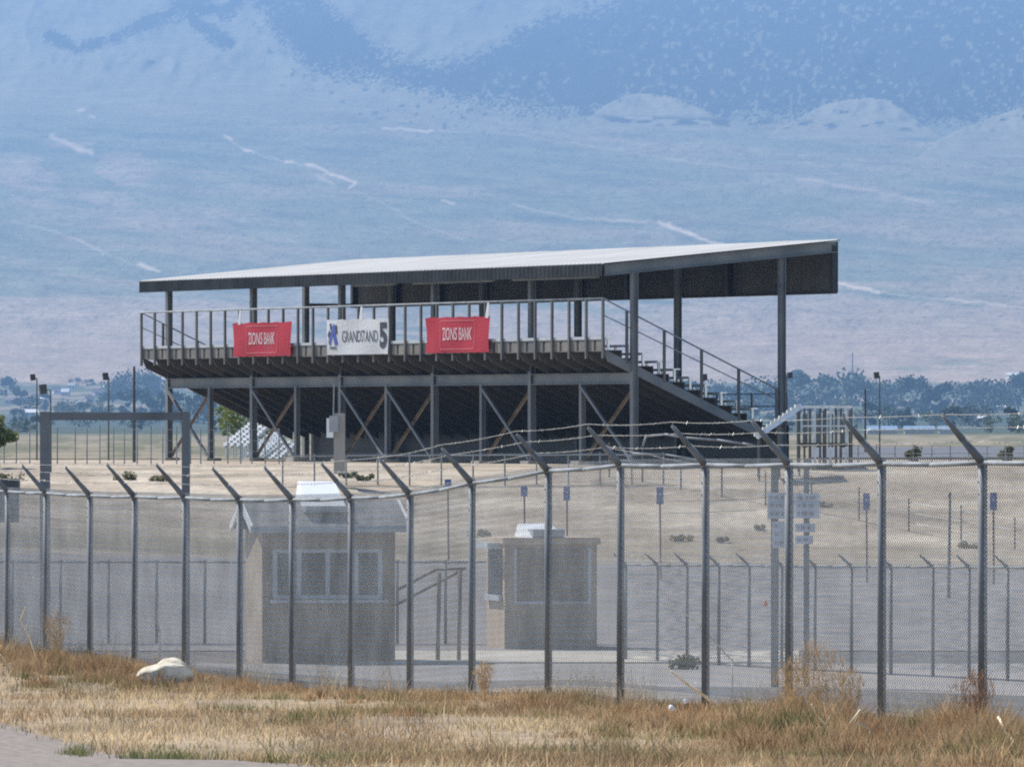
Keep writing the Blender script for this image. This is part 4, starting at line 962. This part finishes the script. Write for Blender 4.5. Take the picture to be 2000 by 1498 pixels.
# ------------------------------------------------------------------ dry grass and weeds on the verge
def blades(name, base, h, w, lean, cols, tipcols):
    n = len(base); az = RNG.uniform(0, 2*np.pi, n); side = np.stack([np.cos(az), np.sin(az), np.zeros(n)], -1)
    la = RNG.uniform(0, 2*np.pi, n); ld = np.stack([np.cos(la), np.sin(la), np.zeros(n)], -1)*lean[:, None]
    up = np.array([0,0,1.])
    m = base + up*(h*.55)[:, None] + ld*(h*.35)[:, None]; t = base + up*h[:, None] + ld*h[:, None]
    ww = w[:, None]
    V = np.stack([base-side*ww, base+side*ww, m+side*ww*.75, m-side*ww*.75, t], 1).reshape(-1, 3)
    i = np.arange(n)*5
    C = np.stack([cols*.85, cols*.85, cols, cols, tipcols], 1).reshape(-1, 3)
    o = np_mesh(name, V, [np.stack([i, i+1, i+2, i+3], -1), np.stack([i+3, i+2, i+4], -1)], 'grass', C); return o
def verge_points(n, px0=-120, px1=2120):
    px = RNG.uniform(px0, px1, n*2); yf = Yf(px); near = np.full(n*2, 46.)
    Y = near + (yf+2.5-near)*RNG.random(n*2)
    X = (px-1000)/F*Y
    off = (X-e0.x)*en.x + (Y-e0.y)*en.y          # > 0 on the road
    k = off < .05+.25*RNG.random(n*2)**3
    px, Y, X = px[k][:n], Y[k][:n], X[k][:n]
    return px, Y, X
def perp(px, Y): return (Yf(px)-Y)*.25            # metres from the fence line, roughly
px, Y, X = verge_points(120000)
d = perp(px, Y); cl = fbm(X*1.1, Y*.3, 4); br = sstep(.36, .56, fbm(X*.8+30, Y*.22, 4)+np.where(d < 2.2, .10, -.06)+.05*sstep(900,1500,px)); gr = sstep(.615, .68, fbm(X*1.0+70, Y*.33+9, 4))*(d > .5)
keep = RNG.random(len(px)) < (.35+.75*sstep(.3,.55,cl))
px, Y, X, d, br, gr, cl = [a[keep] for a in (px, Y, X, d, br, gr, cl)]
h = (.022+.055*RNG.random(len(px)))*(1+.6*sstep(.45,.7,cl)) + .025*br + (RNG.random(len(px)) < .07)*.14*RNG.random(len(px))
base = np.stack([X, Y, near_z(Y)-.01], -1)
straw = np.array([.66,.50,.29]); brown = np.array([.36,.235,.125]); green = np.array([.15,.165,.05])
c = straw[None]*(1-br[:, None]*.8)+brown[None]*br[:, None]*.8; c = c*(1-gr[:, None]*.75)+green*gr[:, None]*.75
c *= RNG.uniform(.45, 1.4, len(px))[:, None]
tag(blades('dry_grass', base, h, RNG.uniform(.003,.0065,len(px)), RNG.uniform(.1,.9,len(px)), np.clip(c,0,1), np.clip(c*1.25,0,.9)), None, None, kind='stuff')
# reddish brown weeds along the fence
nC = 1300; cpx = RNG.uniform(-100, 2100, nC); cY = Yf(cpx) - np.abs(RNG.normal(0, 1, nC))*7 + 1.2
dens = fbm(cpx/120., cY*.12, 3); wgt = np.interp(cpx, [0,220,300,480,600,1000,1100,1200,1350,1500,1650,1720,1850,2000], [1,1,.6,.35,.35,.6,.8,.7,.6,1,.9,.55,1,1.1])
kc = RNG.random(nC) < wgt*(.4+.8*sstep(.35,.6,dens)); cpx, cY = cpx[kc], cY[kc]
bs, hs, cs = [], [], []
for a, b in zip(cpx, cY):
    n = int(RNG.integers(60, 190)); r = RNG.uniform(.1,.42); hh = RNG.uniform(.09,.25)*np.interp(a, [0,250,330,700,1100,1400,1480,1620,1700,1800,1860,1960,2000], [1.25,1.25,.85,.7,.9,.85,1.6,1.6,1.0,1.1,1.8,1.8,1.4])
    x0 = (a-1000)/F*b; off = RNG.normal(0, r*.6, (n, 2)); yy = b+off[:, 1]
    bs.append(np.stack([x0+off[:, 0], yy, near_z(yy)-.01], -1)); hs.append(hh*RNG.uniform(.35,1.15,n)*np.exp(-(off**2).sum(1)/(r*r*2)))
    k = RNG.random(); cc = np.array([.32,.185,.09])*(1-k)+np.array([.52,.375,.21])*k
    if RNG.random() < .10: cc = np.array([.15,.15,.055])
    cs.append(cc[None]*RNG.uniform(.6,1.35,(n,1)))
bs, hs, cs = np.concatenate(bs), np.concatenate(hs), np.concatenate(cs)
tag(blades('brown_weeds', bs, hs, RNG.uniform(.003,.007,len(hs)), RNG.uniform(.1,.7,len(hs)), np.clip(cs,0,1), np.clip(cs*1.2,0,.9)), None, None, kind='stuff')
# pale wispy stems in and behind the fence line
n = 5200; px = RNG.uniform(-100, 2100, n); cm = sstep(.45, .62, fbm(px/70., px*0+5, 3)); k = RNG.random(n) < .25+cm; px = px[k]; n = len(px)
Y = Yf(px)+RNG.normal(.5, 2.2, n); X = (px-1000)/F*Y
h = RNG.uniform(.10,.42,n)*(.55+.7*cm[k]); cc = np.array([.52,.42,.27])[None]*RNG.uniform(.7,1.25,(n,1))
tag(blades('pale_stems', np.stack([X, Y, near_z(np.minimum(Y, Yf(px)+1.5))-.02], -1), h, RNG.uniform(.0015,.0035,n), RNG.uniform(.1,.9,n), np.clip(cc,0,1), np.clip(cc*1.15,0,.95)), None, None, kind='stuff')
# green tufts by the road edge: ground cover
B_, H_, C_ = [], [], []
for a, y, r, n in [(147,1418,.08,160),(160,1424,.05,60),(305,1443,.12,170),(345,1450,.08,140),(425,1455,.10,90),(640,1482,.12,120),(255,1436,.06,70),(1650,1470,.2,160),(1560,1452,.2,130),(1200,1478,.2,120),(860,1470,.15,90),(1320,1440,.25,150),(1460,1448,.25,170),(480,1345,.2,200),(610,1372,.2,110)]:
    Yt = -1.6/(-(y-HZ)/F+.0144); off = RNG.normal(0, r, (n, 2)); off[:, 1] *= 3; x0 = (a-1000)/F*Yt; yy = Yt+off[:, 1]
    B_.append(np.stack([x0+off[:, 0], yy, near_z(yy)], -1)); H_.append(RNG.uniform(.04,.12,n)); C_.append(np.array([.20,.20,.085])[None]*RNG.uniform(.6,1.4,(n,1)))
B_, H_, C_ = np.concatenate(B_), np.concatenate(H_), np.concatenate(C_)
tag(blades('green_grass', B_, H_, RNG.uniform(.003,.006,len(H_)), RNG.uniform(.1,.7,len(H_)), np.clip(C_,0,1), np.clip(C_*1.3,0,1)), None, None, kind='stuff')
# dead stalks, one by one
M['straw'] = mk('straw_stem', (.78,.66,.44), .7, .15, 6.)
STK = [([(1310,1310),(1345,1338),(1375,1358),(1395,1375)], 77, .012, 'thick pale dead stalk leaning left in front of the fence right of centre'),
       ([(1585,1375),(1598,1400),(1625,1430)], 68, .009, 'curved pale stalk lying in the brown weeds under the right posts'), ([(1660,1412),(1680,1385),(1670,1410),(1700,1425)], 67, .007, 'bent white stalk left of the second post from the right'),
       ([(1860,1450),(1900,1452),(1950,1440),(1990,1432)], 64, .009, 'long pale stalk lying flat at the lower right'), ([(0,1278),(15,1298),(30,1315)], 103, .012, 'pale stalk leaning at the left frame edge'), ([(1340,1200),(1372,1225),(1385,1240),(1430,1290)], 84, .006, 'thin arching straw stem crossing the fence post right of centre'),
       ([(309,1190),(307,1212),(312,1232)], 107, .012, 'short white stalk caught in the fence above the boulder'), ([(50,1185),(40,1210),(60,1250),(75,1300)], 107, .01, 'pale curving stalk by the leftmost fence posts'), ([(1995,1470),(1965,1430),(1950,1400)], 62, .008, 'pale stalk rising at the right frame edge')]
for pts, Yp, r, lb in STK:
    r *= 1.55
    q = [P(a, b, Yp+.15*i) for i, (a, b) in enumerate(pts)]; g = q[-1].copy() if q[-1].z < q[0].z else q[0].copy(); g.z = float(near_z(np.array(Yp)))-.03
    if q[-1].z < q[0].z: q = q+[g]
    else: q = [g]+q
    mb = MB(); n = len(q)-1
    for i in range(n):
        ra, rb = (r*(.5+.5*(i)/n), r*(.5+.5*(i+1)/n)); mb.tube(q[i], q[i+1], ra, rb, 6)
        m_ = q[i].lerp(q[i+1], .5)
        if r < .01 or i == 1: mb.tube(m_, m_+Vector((random.uniform(-.08,.08), .02, .09)), r*.4, r*.2, 4)
    o = mb.build('dead_stalk', 'straw', None, True); tag(o, lb, 'dead stalk', 'dead stalks along the fence')
# tall feathery weed in front of the fence at right
for px, hgt, sd, lb in ((1597,1.0,1,'tall feathery pale weed before the fence at right'), (1545,.75,2,'shorter wispy weed left of the tall feathery weed'), (1655,.7,3,'wispy weed between the tall feathery weed and the second last post'), (1905,.75,4,'bushy brown weed at the foot of the last tall post'), (110,.85,5,'wispy pale weed before the leftmost fence posts'), (945,.5,6,'small wispy weed at the fence foot below the handrail')):
    Yw = float(Yf(px))-2.0; n = 700; b0 = Vector(((px-1000)/F*Yw, Yw, float(near_z(np.array(Yw))))); r = RNG
    stem = r.random(n)**.8; bx_ = r.normal(0, .10, n)*(.3+stem)*hgt; by_ = r.normal(0,.12,n)*hgt; fr = np.round(r.random(n)*9)/9-.5
    base = np.stack([b0.x+fr*.45*hgt*stem+bx_*.35, b0.y+by_, b0.z+stem*hgt*.82*(1-.5*np.abs(fr))], -1); cc = np.array([.46,.32,.17] if px != 1905 else [.27,.15,.08])[None]*r.uniform(.65,1.3,(n,1))
    o = blades('tall_weed', base, r.uniform(.05,.16,n)*hgt, r.uniform(.0015,.004,n), r.uniform(.2,1.0,n), np.clip(cc,0,1), np.clip(cc*1.2,0,1)); tag(o, lb, 'weed', 'tall weeds along the fence')

# ------------------------------------------------------------------ haze, light, camera
mb = MB(); mb.box((0, 8000, 560), (7200, 16800, 1160)); hz = mb.build('haze', None); tag(hz, None, None, kind='stuff')
m = bpy.data.materials.new('haze_air'); m.use_nodes = True; n = m.node_tree.nodes; n.clear()
out = n.new('ShaderNodeOutputMaterial'); pv = n.new('ShaderNodeVolumePrincipled')
pv.inputs['Color'].default_value = (.325,.56,.93,1); pv.inputs['Density'].default_value = 1.12e-4; pv.inputs['Anisotropy'].default_value = 0.35
m.node_tree.links.new(pv.outputs[0], out.inputs['Volume']); hz.data.materials.append(m)
hz.display_type = 'WIRE'

EL = math.radians(52); AZ = math.radians(50)        # sun beyond the stand, to the left
sd = Vector((-math.sin(AZ)*math.cos(EL), math.cos(AZ)*math.cos(EL), math.sin(EL)))
lt = bpy.data.lights.new('sun', 'SUN'); lt.energy = 4.2; lt.angle = math.radians(.53); lt.color = (1,.955,.89)
lo = bpy.data.objects.new('sun', lt); COL.objects.link(lo); lo.rotation_euler = (-sd).to_track_quat('-Z', 'Y').to_euler(); lo.location = sd*50
w = bpy.data.worlds.new('World'); sc.world = w; w.use_nodes = True; n = w.node_tree.nodes
sky = n.new('ShaderNodeTexSky'); sky.sky_type = 'NISHITA'; sky.sun_disc = False; sky.sun_elevation = EL; sky.sun_rotation = -AZ; sky.altitude = 1300
w.node_tree.links.new(sky.outputs[0], n['Background'].inputs[0]); n['Background'].inputs[1].default_value = .11
cam = bpy.data.cameras.new('camera'); co = bpy.data.objects.new('camera', cam); COL.objects.link(co)
cam.sensor_width = 36; cam.lens = F/2000*36; cam.shift_y = (HZ-749)/2000; cam.clip_start = .5; cam.clip_end = 60000
co.rotation_euler = (math.pi/2, 0, 0); sc.camera = co
sc.view_settings.view_transform = 'Standard'; sc.view_settings.look = 'None'; sc.view_settings.exposure = .70; sc.view_settings.gamma = 1
sc.cycles.use_denoising = False
sc.cycles.sample_clamp_indirect = 3.0; sc.cycles.sample_clamp_direct = 12.0; sc.cycles.max_bounces = 6; sc.cycles.volume_bounces = 0; sc.cycles.transparent_max_bounces = 16
sc.cycles.filter_width = 2.0
